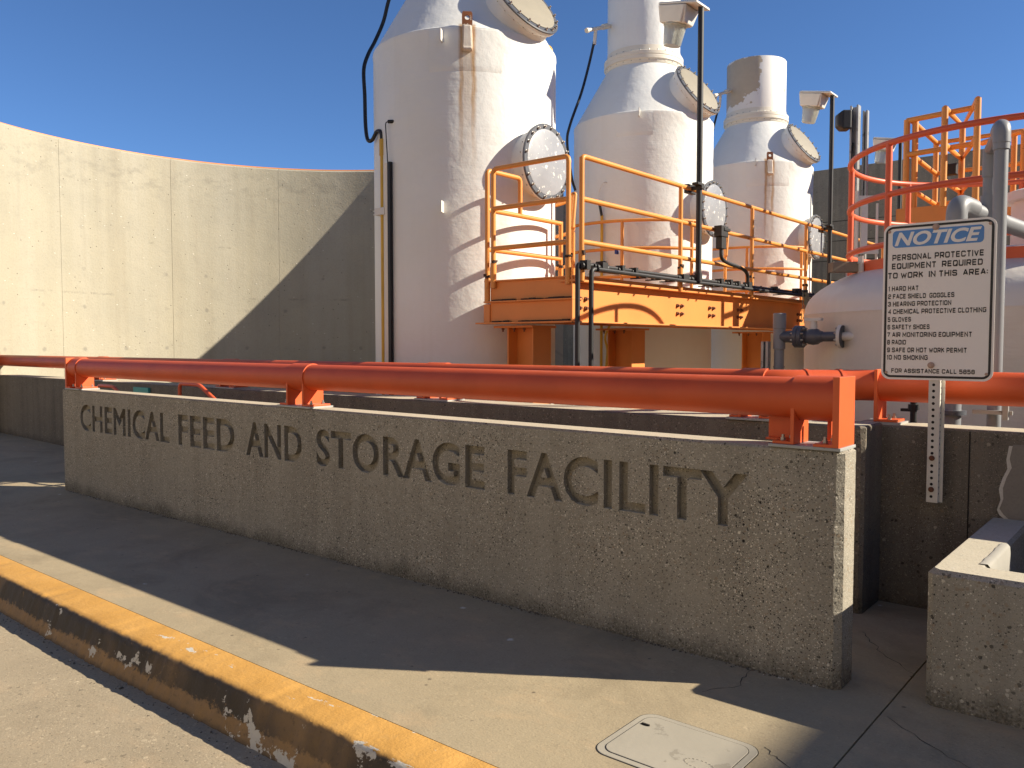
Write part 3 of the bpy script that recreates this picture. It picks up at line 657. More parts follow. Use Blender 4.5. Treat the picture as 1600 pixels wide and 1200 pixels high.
# small fittings of the tanks
hs = thing('air_hose', 'black hose looping down the left side of the nearest tank into a yellow pipe', 'hose', (-7.12, 6.38, 0))
MB().tube(smooth_path([(-7.40,7.0,6.35),(-7.50,7.00,5.95),(-7.62,6.92,5.76),(-7.70,6.88,5.47),(-7.74,6.78,5.22),(-7.68,6.62,5.01),(-7.62,6.5,4.79),(-7.56,6.46,4.47),(-7.48,6.4,4.11),(-7.41,6.37,3.93),(-7.32,6.36,3.91),(-7.22,6.34,3.98),(-7.14,6.33,3.96),(-7.12,6.33,3.84)], 6), .022, 12).build('hose', M['rubber'], hs)
MB().tube([(-7.12,6.33,3.88),(-7.12,6.33,3.70)], .033, 12).tube([(-7.12,6.33,3.72),(-7.12,6.33,.02)], .024, 12).build('yellow_pipe', M['yhose'], hs)
MB().box(-7.21, -7.05, 6.29, 6.36, 3.04, 3.12).box(-7.26, -7.21, 6.31, 6.33, 3.09, 3.10).box(-7.26, -7.21, 6.31, 6.33, 3.05, 3.06).build('clip', M['whitebox'], hs, smooth=0, bevel=.004)
ch = thing('sight_gauge', 'tall black and cream channel strip beside the yellow pipe on the nearest tank', 'gauge', (-6.93, 6.26, 0))
MB().box(-6.935, -6.895, 6.235, 6.275, .05, 3.59).build('channel', M['black'], ch, smooth=0)
MB().box(-6.985, -6.94, 6.24, 6.275, .05, 3.58).build('backing_strip', M['cream'], ch, smooth=0)
MB().tube(smooth_path([(-6.93,6.29,4.03),(-6.965,6.25,4.02),(-6.965,6.25,3.9),(-6.94,6.25,3.56)], 5), .006, 6).tube([(-6.88,6.30,4.03),(-6.94,6.255,4.03)], .02, 8).build('cable', M['black'], ch)
y1 = MB().tube(fillet([(-6.35,8.05,5.14),(-6.05,7.93,5.10),(-5.96,7.92,5.05),(-5.95,7.92,4.80)], .05, 4), .022, 10)
tag(y1.build('bent_pipe', M['yhose']), 'short bent yellow pipe on the right shoulder of the nearest tank', 'pipe')
def vent(y, hose, label):
    v = thing('vent_tee', label, 'vent', (-7.2, y-.5, 6.2), 'vent tees on the tank stacks')
    MB().tube([(-7.10, y-.42, 6.47), (-7.20, y-.95, 6.27)], .028, 12).tube([(-7.13, y-.52, 6.44), (-7.145, y-.62, 6.40)], .042, 12).tube([(-7.165,y-.78,6.335),(-7.175,y-.8,6.10)], .026, 10).tube([(-7.2,y-.93,6.277),(-7.205,y-.97,6.262)], .036, 10).build('fitting', M['cream'], v)
    if hose: MB().tube(smooth_path([(-7.18,y-.80,6.14),(-7.26,y-.84,5.76),(-7.29,y-.98,5.35),(-7.36,y-1.16,4.87),(-7.40,y-1.18,4.6),(-7.36,y-1.12,4.1),(-7.33,y-1.06,3.9)], 6), .020, 10).build('hose', M['rubber'], v)
vent(11.42, True, 'cream vent tee with a long black hose on the middle tank stack')
vent(15.65, True, 'cream vent tee on the left of the peeling stack')
cb = thing('air_line', 'thin cable and yellow pipe on the front of the middle tank', 'pipe', (-6.8, 10.30, 0))
MB().tube(smooth_path([(-6.76,10.36,3.95),(-6.78,10.28,3.94),(-6.84,10.26,3.80),(-6.83,10.26,3.66)], 5), .006, 6).build('cable', M['whitebox'], cb)
MB().tube(smooth_path([(-6.84,10.26,3.68),(-6.81,10.26,3.55),(-6.80,10.28,3.45)], 4), .02, 8).box(-6.87,-6.73,10.23,10.30,2.74,2.80).build('connector', M['black'], cb)
MB().tube([(-6.80,10.28,3.47),(-6.80,10.28,.02)], .022, 10).build('yellow_pipe', M['yhose'], cb)
MB().tube(smooth_path([(-6.62,10.26,1.9),(-6.70,10.23,1.7),(-6.66,10.23,1.5),(-6.68,10.23,1.2),(-6.64,10.24,.9)], 5), .018, 8).box(-6.42,-6.36,10.24,10.32,.05,1.72).build('lower_fitting', M['yhose'], cb)

# ---------------------------------------------------------------- platform
pf = thing('tank_platform', 'raised amber steel platform with railings beside the white tanks', 'platform', (-5.1, 6.4, 0))
PX0, PX1, PY0, PY1 = -5.65, -4.535, 6.37, 17.0; Z0, Z1 = 1.80, 2.24
MB().box(PX0+.02, PX1-.02, PY0+.10, PY1, Z1-.045, Z1-.008).build('deck', M['yellow2'], pf, smooth=0)
for (ya, yb) in ((7.35, 11.42), (11.42, 15.65)):
    poly = [(TX+1.25*math.cos(R(a)), ya+1.25*math.sin(R(a))) for a in range(17, 120, 6)] + [(TX+1.25*math.cos(R(a)), yb+1.25*math.sin(R(a))) for a in range(-118, -14, 6)]
    MB().prism(poly, Z1-.06, Z1-.012).build('deck_bay', M['yellow2'], pf, smooth=0)
eb = MB()
eb.box(PX0+.06, PX1-.012, PY0+.045, PY0+.065, Z0+.012, Z1-.012)                    # web
for z, pr in ((Z1-.016, .012), (Z1-.225, 0.0), (Z0, -.012)): eb.box(PX0-(.10 if z < 1.9 else .0), PX1-.002, PY0+pr, PY0+.16, z, z+.015)
eb.box(PX0-.02, PX0+.06, PY0+.03, PY0+.10, Z0+.015, Z1-.24); eb.box(PX1-.022, PX1-.004, PY0+.002, PY0+.12, Z0+.016, Z1-.017)
eb.build('end_beam', M['yellow2'], pf, smooth=0, bevel=.003)
rs = MB()
for k in range(60):
    x = PX0+.1+random.random()*.95; 
    z = Z1-.21 if random.random() < .55 else Z0+.016
    l = random.uniform(.01, .07); rs.box(x-l, x+l, PY0-.006+random.random()*.02, PY0+.05, z, z+random.uniform(.004, .018))
rs.build('rust_scale', M['rust'], pf, smooth=0)
sb = MB()
sb.box(PX1-.085, PX1-.065, PY0+.13, PY1, Z0+.016, Z1-.06)                              # web
sb.box(PX1-.16, PX1+.028, PY0+.004, PY1, Z1-.058, Z1-.036); sb.box(PX1-.16, PX1+.015, PY0+.012, PY1, Z0, Z0+.015); sb.box(PX1-.02, PX1+.012, PY0+.02, PY1, Z1-.036, Z1)
sb.build('side_beam', M['yellow2'], pf, smooth=0, bevel=.003)
for yc in (6.62, 8.55, 9.35, 10.15, 12.2, 14.3):
    for dy in (-.05, .05):
        for dz in (-.04, .05): MB().hexbolt((PX1-.065, yc+dy, 1.98+dz), (1,0,0), .024, .026).build('bolt', M['rustbolt'], pf, smooth=0)
bs = MB(); bs.box(PX0, PX0+.02, PY0+.16, PY1, Z0+.02, Z1-.05)
bs.build('inner_beam', M['yellow2'], pf, smooth=0)
for y in (7.6, 9.5, 11.4, 13.3, 15.2): MB().box(PX0+.02, PX1-.09, y, y+.02, Z0+.04, Z1-.05).build('cross_beam', M['yellow2'], pf, smooth=0)
for x in (-6.6, -7.1):
    for (ya, yb) in ((8.7, 10.2), (12.9, 14.5)): MB().box(x, x+.08, ya, yb, Z0+.2, Z1-.07).build('cross_beam', M['yellow2'], pf, smooth=0)
def column(x, y):
    w = .17; d = .15; b = MB(); b.box(x-w, x-w+.02, y-d, y+d, 0, Z0-.04); b.box(x+w-.02, x+w, y-d, y+d, 0, Z0-.04); b.box(x-w+.02, x+w-.02, y-.01, y+.01, 0, Z0-.04)
    b.box(x-w-.14, x+w+.03, y-d-.05, y+d+.05, Z0-.04, Z0-.018)
    o = b.build('column', M['yellow2'], pf, smooth=0, bevel=.003)
    for dx in (-.2, -.05, .08): MB().hexbolt((x+dx, y-d-.03, Z0-.04), (0,0,-1), .016, .03).build('bolt', M['rustbolt'], o, smooth=0)
column(-5.33, 6.72); column(-5.33, 8.6); column(-5.33, 12.4); column(-5.33, 16.2)
RZ = (3.35, 2.955, 2.556); rr = .0245
def sleeve_post(b, g, x, y, z1, z0=Z1):
    b.tube([(x, y, z0-.03), (x, y, z1)], rr, 14); b.tube([(x, y, z0-.03), (x, y, z0+.22)], rr+.006, 14)
    for k in range(7): 
        a = random.random()*6.28; g.obox((x+math.cos(a)*rr, y+math.sin(a)*rr, z0+.235+random.uniform(-.012,.02)), (.014,0,0), (0,.014,0), (0,0,random.uniform(.004,.014)))
gr = MB()
ef = MB(); xa, xb = -5.53, -4.60
ef.tube(fillet([(xa, PY0+.02, Z1+.1), (xa, PY0+.02, RZ[0]), (xb, PY0+.02, RZ[0]), (xb, PY0+.02, Z1+.1)], .05, 5), rr, 14)
for z in RZ[1:]: ef.tube([(xa, PY0+.02, z), (xb, PY0+.02, z)], rr, 14)
for x in (xa, xb): sleeve_post(ef, gr, x, PY0+.02, 2.6, Z1-.05)
ef.build('end_railing', M['yellow'], pf)
sf = MB(); xs_ = PX1+.03
sf.tube(fillet([(xs_, 6.47, Z1+.1), (xs_, 6.47, RZ[0]), (xs_, PY1, RZ[0])], .05, 5), rr, 14)
for z in RZ[1:]: sf.tube([(xs_, 6.47, z), (xs_, PY1, z)], rr, 14)
for y in (6.47, 8.39, 10.3, 12.2, 14.1, 16.0): sleeve_post(sf, gr, xs_, y, RZ[0]-.01, Z1-.02)
sf.build('side_railing', M['yellow'], pf)
st = MB(); X = PX0+.03
st.tube(fillet([(X, 6.40, Z1+.1), (X, 6.40, RZ[0]), (X, 6.93, RZ[0]), (X, 6.93, RZ[1])], .05, 5), rr, 14)
st.tube([(X, 6.40, RZ[1]), (X, 7.66, RZ[1])], rr, 14).tube([(X, 6.40, RZ[2]), (X, 7.66, RZ[2])], rr, 14)
sleeve_post(st, gr, X, 6.40, RZ[1], Z1-.2); sleeve_post(st, gr, X, 7.66, RZ[1]+.02)
st.build('inner_railing', M['yellow'], pf)
def arc_rail(yc, a0, a1, posts):
    b = MB(); ra = 1.28; A = [a0+(a1-a0)*i/28 for i in range(29)]
    pt = lambda a, z: (TX+ra*math.cos(R(a)), yc+ra*math.sin(R(a)), z)
    for z in RZ: b.tube([pt(a, z) for a in A], rr*.95, 12)
    for e in (a0, a1):
        b.tube(fillet([pt(e, RZ[0]), V(pt(e, RZ[0]))+V(.0,0,0)+(V(pt(a1, 0))-V(pt(a1-2, 0)))*(.6 if e == a1 else -.6), pt(e+(2 if e == a1 else -2), RZ[1])], .04, 4), rr*.95, 12)
    for p in posts: b.tube([(pt(p, Z1-.03)), pt(p, RZ[0])], rr, 12)
    b.build('curved_railing', M['yellow'], pf)
arc_rail(7.35, 32, 118, (34, 75, 115)); arc_rail(11.42, -118, -22, (-112, -72, -26)); arc_rail(11.42, 30, 118, (34, 75, 115)); arc_rail(15.65, -118, -22, (-112, -72, -26))
gr.build('rust_collar', M['rust'], pf, smooth=0)
tp = MB().box(-6.50, -6.47, 10.16, 10.22, 2.88, 2.99)
tag(tp.build('tape_tag', M['blue_tape'], smooth=0), 'tiny dark blue tape tag tied to the curved railing of the middle tank', 'tag')

# ---------------------------------------------------------------- black conduit run
cd = thing('conduit_run', 'black electrical conduits running along the outer edge of the amber platform', 'conduit', (-4.44, 6.4, 0))
cx = -4.455
MB().tube(fillet([(cx-.02, 6.365, .02), (cx-.02, 6.365, 2.34), (cx-.02, 6.9, 2.34)], .05, 4), .024, 12).build('riser', M['black'], cd)
MB().tube(fillet([(cx+.02, 6.53, .02), (cx+.02, 6.53, 2.30), (cx+.02, 7.0, 2.30)], .05, 4), .024, 12).build('riser', M['black'], cd)
MB().tube([(cx, 6.6, 2.335), (cx+.005, 8.6, 2.33), (cx, 10.1, 2.325), (cx, 13.2, 2.32)], .021, 10).build('conduit', M['black'], cd)
MB().tube([(cx+.045, 6.6, 2.30), (cx+.04, 8.6, 2.29), (cx+.045, 10.1, 2.29), (cx+.04, 13.2, 2.285)], .021, 10).build('conduit', M['black'], cd)
for y, l, h in ((6.44,.06,.05),(6.72,.09,.05),(7.05,.05,.045),(7.3,.045,.04),(8.35,.13,.04),(8.62,.1,.05),(9.25,.07,.045),(9.5,.05,.05),(9.72,.05,.045),(10.05,.1,.05),(10.9,.05,.04),(11.7,.12,.055),(12.0,.07,.05),(12.9,.15,.045)):
    MB().lathe((cx+.01, y-l, 2.325), (0,1,0), [(h*.6,0),(h*.65,.008),(h*.62,.012),(h*.62,2*l-.012),(h*.65,2*l-.008),(h*.6,2*l)], 10).box(cx-.03, cx+.055, y-l*.5, y+l*.5, 2.29, 2.325+h).build('junction_box', M['black'], cd, smooth=30)
for y in (7.4, 7.7, 8.0, 8.9, 9.1, 10.5, 11.1, 12.4): MB().box(cx-.09, cx+.10, y, y+.025, 2.262, 2.274).box(cx-.02, cx+.0, y, y+.025, 2.27, 2.355).build('clamp', M['black'], cd, smooth=0)
sw = thing('switch_box', 'black electrical box with a bent conduit hung on the middle rail', 'electrical box', (-4.42, 9.23, 2.6))
MB().box(-4.47, -4.37, 9.14, 9.32, 2.86, 2.99).box(-4.50, -4.36, 9.20, 9.36, 2.93, 2.97).box(-4.46, -4.38, 9.17, 9.29, 2.72, 2.86).build('housing', M['black'], sw, smooth=0, bevel=.006)
MB().tube(smooth_path([(-4.42,9.23,2.74),(-4.42,9.25,2.62),(-4.42,9.42,2.57),(-4.43,9.8,2.54),(-4.44,10.02,2.48),(-4.445,10.06,2.34)], 6), .022, 10).build('conduit', M['black'], sw)
wb = MB()
for k in range(9):
    x, y = -4.40+random.uniform(-.02,.03), 11.85+random.uniform(-.1,.1)
    wb.tube(smooth_path([(x, y, 2.33), (x+.03, y+random.uniform(-.08,.08), 2.15), (x+.02, y+random.uniform(-.1,.1), 1.88+random.random()*.1), (x+.03, y+random.uniform(-.08,.1), 2.08), (x+.02, y+.06, 2.27)], 5), .006, 5)
tag(wb.build('wire_bundle', M['wire']), 'tangle of thin pale wires dangling off the platform edge', 'wires')

# ---------------------------------------------------------------- lamp posts
def lamp(y, ztop, label, zrail=3.35):
    x = -4.40
    t = thing('lamp_post', label, 'lamp post', (x, y, 2.30), 'black lamp posts on the platform edge')
    MB().tube([(x, y, 2.30), (x, y, ztop)], .033, 16).tube([(x, y, 2.30), (x, y, 2.40)], .045, 12).build('pole', M['black'], t)
    MB().box(x-.14, x+.05, y-.03, y+.03, zrail-.02, zrail+.02).box(x-.16, x-.10, y-.06, y+.12, zrail-.05, zrail+.05).box(x-.04, x+.04, y-.10, y+.05, zrail+.02, zrail+.05).build('clamp', M['black'], t, smooth=0, bevel=.006)
    up = V(.20, 0, 1).normalized(); si = V(up.z, 0, -up.x); fy = V(0, 1, 0)
    c = V(x-.27, y-.02, ztop+.035)
    h = MB()
    h.obox(c-up*.10, si*.135, fy*.13, up*.09, taper=1.28)                       # wedge body
    h.obox(c+up*.012+si*.07, si*.25, fy*.165, up*.016, taper=.94)                 # flat top plate reaching the pole
    h.obox(c-up*.10+si*.15, si*.02, fy*.10, up*.09, taper=1.6)
    hd = h.build('lamp_head', M['whitebox'], t, smooth=0, bevel=.012)
    MB().lathe(c-up*.185, -up, [(.132,0),(.135,.02),(.125,.03),(.10,.215),(.092,.232),(.001,.236)], 32).build('glass_jar', M['jar'], hd)
lamp(8.62, 5.36, 'nearest black lamp post on the platform, in front of the middle tank')
lamp(12.9, 5.36, 'black lamp post on the platform to the right of the farthest tank')
lamp(16.6, 5.36, 'distant lamp post half hidden behind the red-orange round railing')

# ---------------------------------------------------------------- strut posts with siren, white frame
sp = thing('strut_post', 'pair of grey channel posts carrying a black horn, behind the round railing', 'post', (-3.3, 10.9, 0))
def channel(x, y, z1, w=.042):
    b = MB(); b.box(x-w, x-w+.006, y-w, y+w, 0, z1); b.box(x+w-.006, x+w, y-w, y+w, 0, z1); b.box(x-w+.006, x+w-.006, y+w-.006, y+w, 0, z1); b.box(x-w+.006, x-w+.022, y-w, y-w+.006, 0, z1); b.box(x+w-.022, x+w-.006, y-w, y-w+.006, 0, z1); return b
channel(-3.40, 10.81, 4.55, .05).build('channel', M['galv'], sp, smooth=0)
channel(-3.31, 10.93, 4.50, .03).build('channel', M['galv'], sp, smooth=0)
MB().tube(smooth_path([(-3.42,10.80,4.1),(-3.45,10.78,3.8),(-3.43,10.80,3.4),(-3.44,10.78,2.9),(-3.43,10.8,2.4)], 5), .012, 8).build('cable', M['black'], sp)
hz = V(-.79, -.6, 0)
hn = thing('siren_horn', 'black box-shaped horn mounted at the top of the grey strut posts', 'horn', (-3.5, 10.72, 4.2))
MB().obox(V(-3.50, 10.73, 4.37), hz*.055, V(.6,-.79,0)*.09, V(0,0,.115)).obox(V(-3.562, 10.683, 4.37), V(.6,-.79,0)*.09, V(0,0,.115), hz*.03, taper=.6).build('housing', M['rubber'], hn, smooth=0, bevel=.015)
wf = thing('cable_ladder', 'white ladder-like frame fixed beside the strut posts', 'frame', (-3.2, 10.55, 0))
b = MB(); b.box(-3.29,-3.25,10.5,10.54,1.2,3.45); b.box(-3.09,-3.065,10.66,10.685,1.2,3.30)
for z in (3.36, 2.72, 2.1): b.obox((-3.17, 10.59, z), V(.11,.085,0), V(-.01,.012,0), V(0,0,.03))
b.build('frame', M['whitebox'], wf, smooth=0)
MB().obox((-3.20, 10.57, 3.0), V(.03,.024,0), V(-.012,.014,0), V(0,0,.3)).build('panel', M['whitebox'], wf, smooth=0)
yh = MB().tube(fillet([(-4.08,19.55,4.6),(-4.08,19.48,4.6),(-4.08,19.48,3.75),(-4.08,19.55,3.75)], .05, 4), .03, 8)
tag(yh.build('grab_rail', M['yellow']), 'small amber grab rail fixed to the grey back wall', 'rail')

# ---------------------------------------------------------------- dome tank with round guardrail
DX, DY, DR = -1.236, 8.711, 1.86
dt = thing('dome_tank', 'broad white domed tank under the round red-orange guardrail', 'tank', (DX, DY, 0))
pr = [(DR,0),(DR,1.84),(DR+.01,1.87),(DR,1.90)] + [(DR*math.cos(R(a)), 1.90+.56*math.sin(R(a))) for a in range(4, 89, 6)] + [(.001, 2.46)]
MB().lathe((DX,DY,0), (0,0,1), pr, 128).build('shell', M['dome'], dt)
MB().lathe((DX+.25,DY-.45,0), (0,0,1), [(.30,2.3),(.30,2.78),(.36,2.79),(.36,2.86),(.30,2.88),(.001,2.9)], 48).build('hatch', M['dome'], dt)
fd = V(-1,0,0)
# nozzle with flange on the left of the shell
nz = V(-2.29, 7.17, 1.66)
gus = MB().add([(-2.28,7.18,1.86),(-2.05,7.15,1.86),(-2.28,7.18,1.66),(-2.05,7.15,1.63),(-2.28,7.20,1.86),(-2.28,7.20,1.66)], [[0,2,3],[0,3,1],[0,1,4],[2,5,3]])
MB().lathe(nz-V(.03,0,0), (-1,0,0), [(.035,-.35),(.035,0),(.098,.004),(.098,.03)], 40).build('nozzle', M['dome'], dt, smooth=30)
gd = thing('round_guardrail', 'red-orange circular guardrail standing on the white domed tank', 'railing', (DX, DY, 2.2))
GR = 1.47; gz = (3.29, 2.86, 2.44)
def gp(a, z, r=GR): return (DX+r*math.cos(a), DY+r*math.sin(a), z)
gb = MB()
for z in gz: gb.tube([gp(2*PI*k/96, z) for k in range(96)], .026, 14, closed=True)
gb.build('rail', M['orange_rail'], gd)
off = 39.6
for k in range(8):
    a = R(150.5+45*k+off); MB().tube([gp(a, 2.12), gp(a, gz[0])], .027, 14).build('post', M['orange_rail'], gd)
MB().lathe((DX,DY,0), (0,0,1), [(GR-.012,2.17),(GR+.0,2.17),(GR+.0,2.33),(GR-.012,2.33),(GR-.012,2.17)], 96).build('kick_ring', M['orange_rail'], gd)
for k in range(16):
    a = R(150.5+22.5*k+off+8); n = V(math.cos(a), math.sin(a), 0); u = V(-n.y, n.x, 0)
    MB().obox(V(*gp(a, 2.25, GR+.016)), u*.045, n*.008, V(0,0,.13)).hexbolt(V(*gp(a, 2.32, GR+.024)), n, .012, .014).hexbolt(V(*gp(a, 2.22, GR+.024)), n, .012, .014).build('base_plate', M['whitebox'], gd, smooth=0)
wd = MB().obox((-2.42, 7.82, 2.29), V(.19,.14,0), V(-.04,.055,0), V(0,0,.045))
tag(wd.build('timber_block', M['wood'], smooth=0, bevel=.006), 'weathered timber block lying against the round guardrail above the domed tank', 'timber')

# valve line at the left of the dome tank
vl = thing('valve_line', 'dark grey flanged valve pipe joining the domed tank to a standpipe', 'valve', (-2.87, 7.17, 0))
c0 = V(-2.32, 7.17, 1.66); ax = V(-1,0,0)
def fl(h, r=.095, t=.028): return [(r*.5,h),(r,h),(r,h+t),(r*.5,h+t)]
MB().lathe(c0, ax, [(.045,0),(.094,.0),(.096,.004),(.096,.03),(.046,.034),(.042,.05),(.042,.17),(.046,.172),(.05,.19),(.066,.21),(.072,.25),(.066,.29),(.05,.31),(.05,.33),(.096,.335),(.096,.365),(.097,.366),(.092,.37),(.096,.374),(.096,.405),(.06,.41),(.05,.47),(.05,.53)], 40).build('valve_body', M['pvcdark'], vl)
for h, sg in ((.034, 1), (.335, -1), (.405, 1)):
    ring_of('bolt', M['bolt'], vl, c0+ax*h, ax, 8, lambda b, c, u, x, sg=sg: b.hexbolt(c+u*.074, x*sg, .013, .016), PI/8)
MB().tube([(-2.57,7.17,1.72),(-2.57,7.17,1.80)], .03, 12).box(-2.64,-2.50,7.14,7.20,1.795,1.82).build('handle', M['whitebox'], vl)
MB().lathe((-2.87,7.17,0), (0,0,1), [(.043,0),(.043,1.55),(.052,1.555),(.052,1.73),(.056,1.735),(.056,1.86),(.05,1.868),(.001,1.87)], 28).lathe((-2.87,7.17,0), (0,0,1), [(.05,1.39),(.05,1.40)], 20).build('standpipe', M['pvc'], vl)
c_ = channel(-2.97, 7.12, 1.62, .032); c_.build('support_channel', M['galv'], vl, smooth=0)

# ---------------------------------------------------------------- amber stair platform behind
ys = thing('access_platform', 'amber tube-railed access platform behind the round guardrail', 'platform', (-2.5, 12.2, 0))
A_, B_, C_, D_, E_, F_ = V(-3.04,11.75,0), V(-2.52,11.45,0), V(-2.54,12.5,0), V(-2.17,11.30,0), V(-3.04,13.3,0), V(-1.80,12.3,0)
yz = (4.50, 4.06, 3.62); b = MB()
for z in yz:
    Z = V(0,0,z)
    b.tube([A_+Z, V(-2.22,11.62,0)+Z], .034, 12).tube([A_+Z+V(.05,.02,0), E_+Z], .032, 12).tube([B_+Z+V(0,-.03,0), C_+Z, D_+Z+V(.04,-.05,0)], .035, 12).tube([E_+Z, E_+Z+V(1.6,0,0)], .03, 12)
for P in (A_, A_+V(.09,.05,0), B_+V(0,-.03,0), C_, D_+V(.04,-.05,0), E_):
    b.tube([P+V(0,0,3.3), P+V(0,0,yz[0]+.01)], .038, 12)
b.tube(fillet([C_+V(.2,.2,4.28), F_+V(0,0,4.28), F_+V(0,0,3.3)], .06, 5), .036, 12).tube([C_+V(.2,.2,3.75), F_+V(0,0,3.75)], .03, 12).tube([F_+V(-.12,.1,4.26), F_+V(-.12,.1,3.3)], .034, 12)
b.build('railing', M['yellow'], ys)
MB().box(-3.1,-1.6,11.72,13.4,3.26,3.31).box(-3.12,-1.6,11.68,11.72,3.16,3.36).box(-3.14,-3.10,11.7,13.4,3.16,3.36).build('deck', M['yellow2'], ys, smooth=0)
for x, y in ((-3.0,11.9),(-1.7,11.9),(-3.0,13.2),(-1.7,13.2)): MB().box(x-.05,x+.05,y-.05,y+.05,0,3.26).build('column', M['yellow2'], ys, smooth=0)
bx = MB().box(-2.74,-2.56,12.28,12.40,3.84,3.98); o = bx.build('control_box', M['black'], smooth=0, bevel=.008)
tag(o, 'small black box with a white sticker on the amber railing', 'electrical box')
MB().box(-2.735,-2.69,12.272,12.281,3.90,3.965).build('sticker', M['whitebox'], o, smooth=0)

# ---------------------------------------------------------------- grey pipes behind the right wall
gp1 = thing('standpipe', 'tall grey pipe with a rounded top bend, right of the notice sign', 'pipe', (-.99, 5.95, 0), 'grey plastic pipes behind the sign')
MB().tube(fillet([(-.99,5.95,.02),(-.99,5.95,2.93),(-1.16,6.57,2.93),(-1.16,6.57,2.45)], .07, 7), .040, 20).build('pipe', M['pvc'], gp1)
MB().tube([(-.99,5.95,2.80),(-.99,5.95,2.86)], .047, 20).tube(fillet([(-.99,5.95,2.84),(-.99,5.95,2.945),(-1.03,6.1,2.945)], .08, 7), .050, 20).build('elbow', M['pvc'], gp1)
MB().tube([(-1.155,6.55,2.935),(-1.16,6.57,2.75)], .047, 18).build('coupling', M['pvc'], gp1)
MB().tube([(-1.16,6.57,2.62),(-1.16,6.57,2.44)], .055, 18).build('coupling', M['pvc'], gp1)
MB().box(-1.10,-.88,5.88,5.91,1.16,1.185).box(-.93,-.90,5.86,5.9,1.13,1.25).build('clamp', M['galv'], gp1, smooth=0)
gp2 = thing('standpipe', 'thick grey pipe whose top elbow shows just above the notice sign', 'pipe', (-1.29, 6.24, 0), 'grey plastic pipes behind the sign')
MB().tube(fillet([(-1.29,6.24,.02),(-1.29,6.24,2.53),(-1.14,6.75,2.47),(-1.0,7.2,2.42)], .10, 8), .058, 24).build('pipe', M['pvc'], gp2)
MB().tube(fillet([(-1.29,6.24,2.36),(-1.29,6.24,2.545),(-1.235,6.43,2.52)], .12, 8), .066, 24).build('elbow', M['pvc'], gp2)
MB().tube([(-1.145,6.73,2.472),(-1.13,6.78,2.466)], .066, 20).build('coupling', M['pvc'], gp2)
MB().lathe((-1.29,6.24,0), (0,0,1), [(.058,1.12),(.09,1.12),(.09,1.15),(.058,1.15)], 24).build('flange', M['pvcdark'], gp2)
bp = MB().tube([(-1.52,6.2,.02),(-1.52,6.2,1.45)], .022, 12).tube([(-1.52,6.2,1.14),(-1.52,6.2,1.18)], .036, 10).box(-1.6,-1.52,6.18,6.22,1.13,1.15)
tag(bp.build('conduit', M['black']), 'thin black conduit rising behind the wall just left of the sign post', 'conduit')

# ---------------------------------------------------------------- notice sign
SX0, SX1, SZ0, SZ1, SY = -1.487, -.892, 1.387, 2.307, 5.300
ns = thing('notice_sign', 'white NOTICE sign on a perforated post listing protective equipment required', 'sign', (-1.18, 5.34, .66))
def rrect(x0, x1, z0, z1, r, n=8):
    out = []
    for cx_, cz_, a in ((x1-r, z1-r, 0), (x0+r, z1-r, 90), (x0+r, z0+r, 180), (x1-r, z0+r, 270)):
        out += [(cx_+r*math.cos(R(a+90*k/n)), cz_+r*math.sin(R(a+90*k/n))) for k in range(n+1)]
    return out
sw_, sh_ = SX1-SX0, SZ1-SZ0
panel = MB().yprism(rrect(SX0, SX1, SZ0, SZ1, .05), SY, SY+.004).build('panel', M['signface'], ns, smooth=0)
o_, i_ = rrect(SX0+.012, SX1-.012, SZ0+.012, SZ1-.012, .042), rrect(SX0+.025, SX1-.025, SZ0+.025, SZ1-.025, .030)
bd = MB(); K = len(o_); bd.add([(x,SY-.0012,z) for x,z in o_]+[(x,SY-.0012,z) for x,z in i_], [[k,(k+1) % K,K+(k+1) % K,K+k] for k in range(K)])
bd.build('border', M['signblack'], panel, smooth=0)
U = lambda u: SX0+u*sw_
Zv = lambda v: SZ1-v*sh_
MB().yprism(rrect(U(.085), U(.895), Zv(.150), Zv(.042), .022), SY-.0014, SY-.0002).build('blue_field', M['signblue'], panel, smooth=0)
vs, fs = text_verts('NOTICE', U(.105), U(.875), Zv(.140), Zv(.053), SY-.0034, SY-.0016, bold=.030, shear=.28, extrude=.02, res=5)
MB().add(vs, fs).build('lettering', M['signface'], panel, smooth=0)
def rl(*p): return list(p)
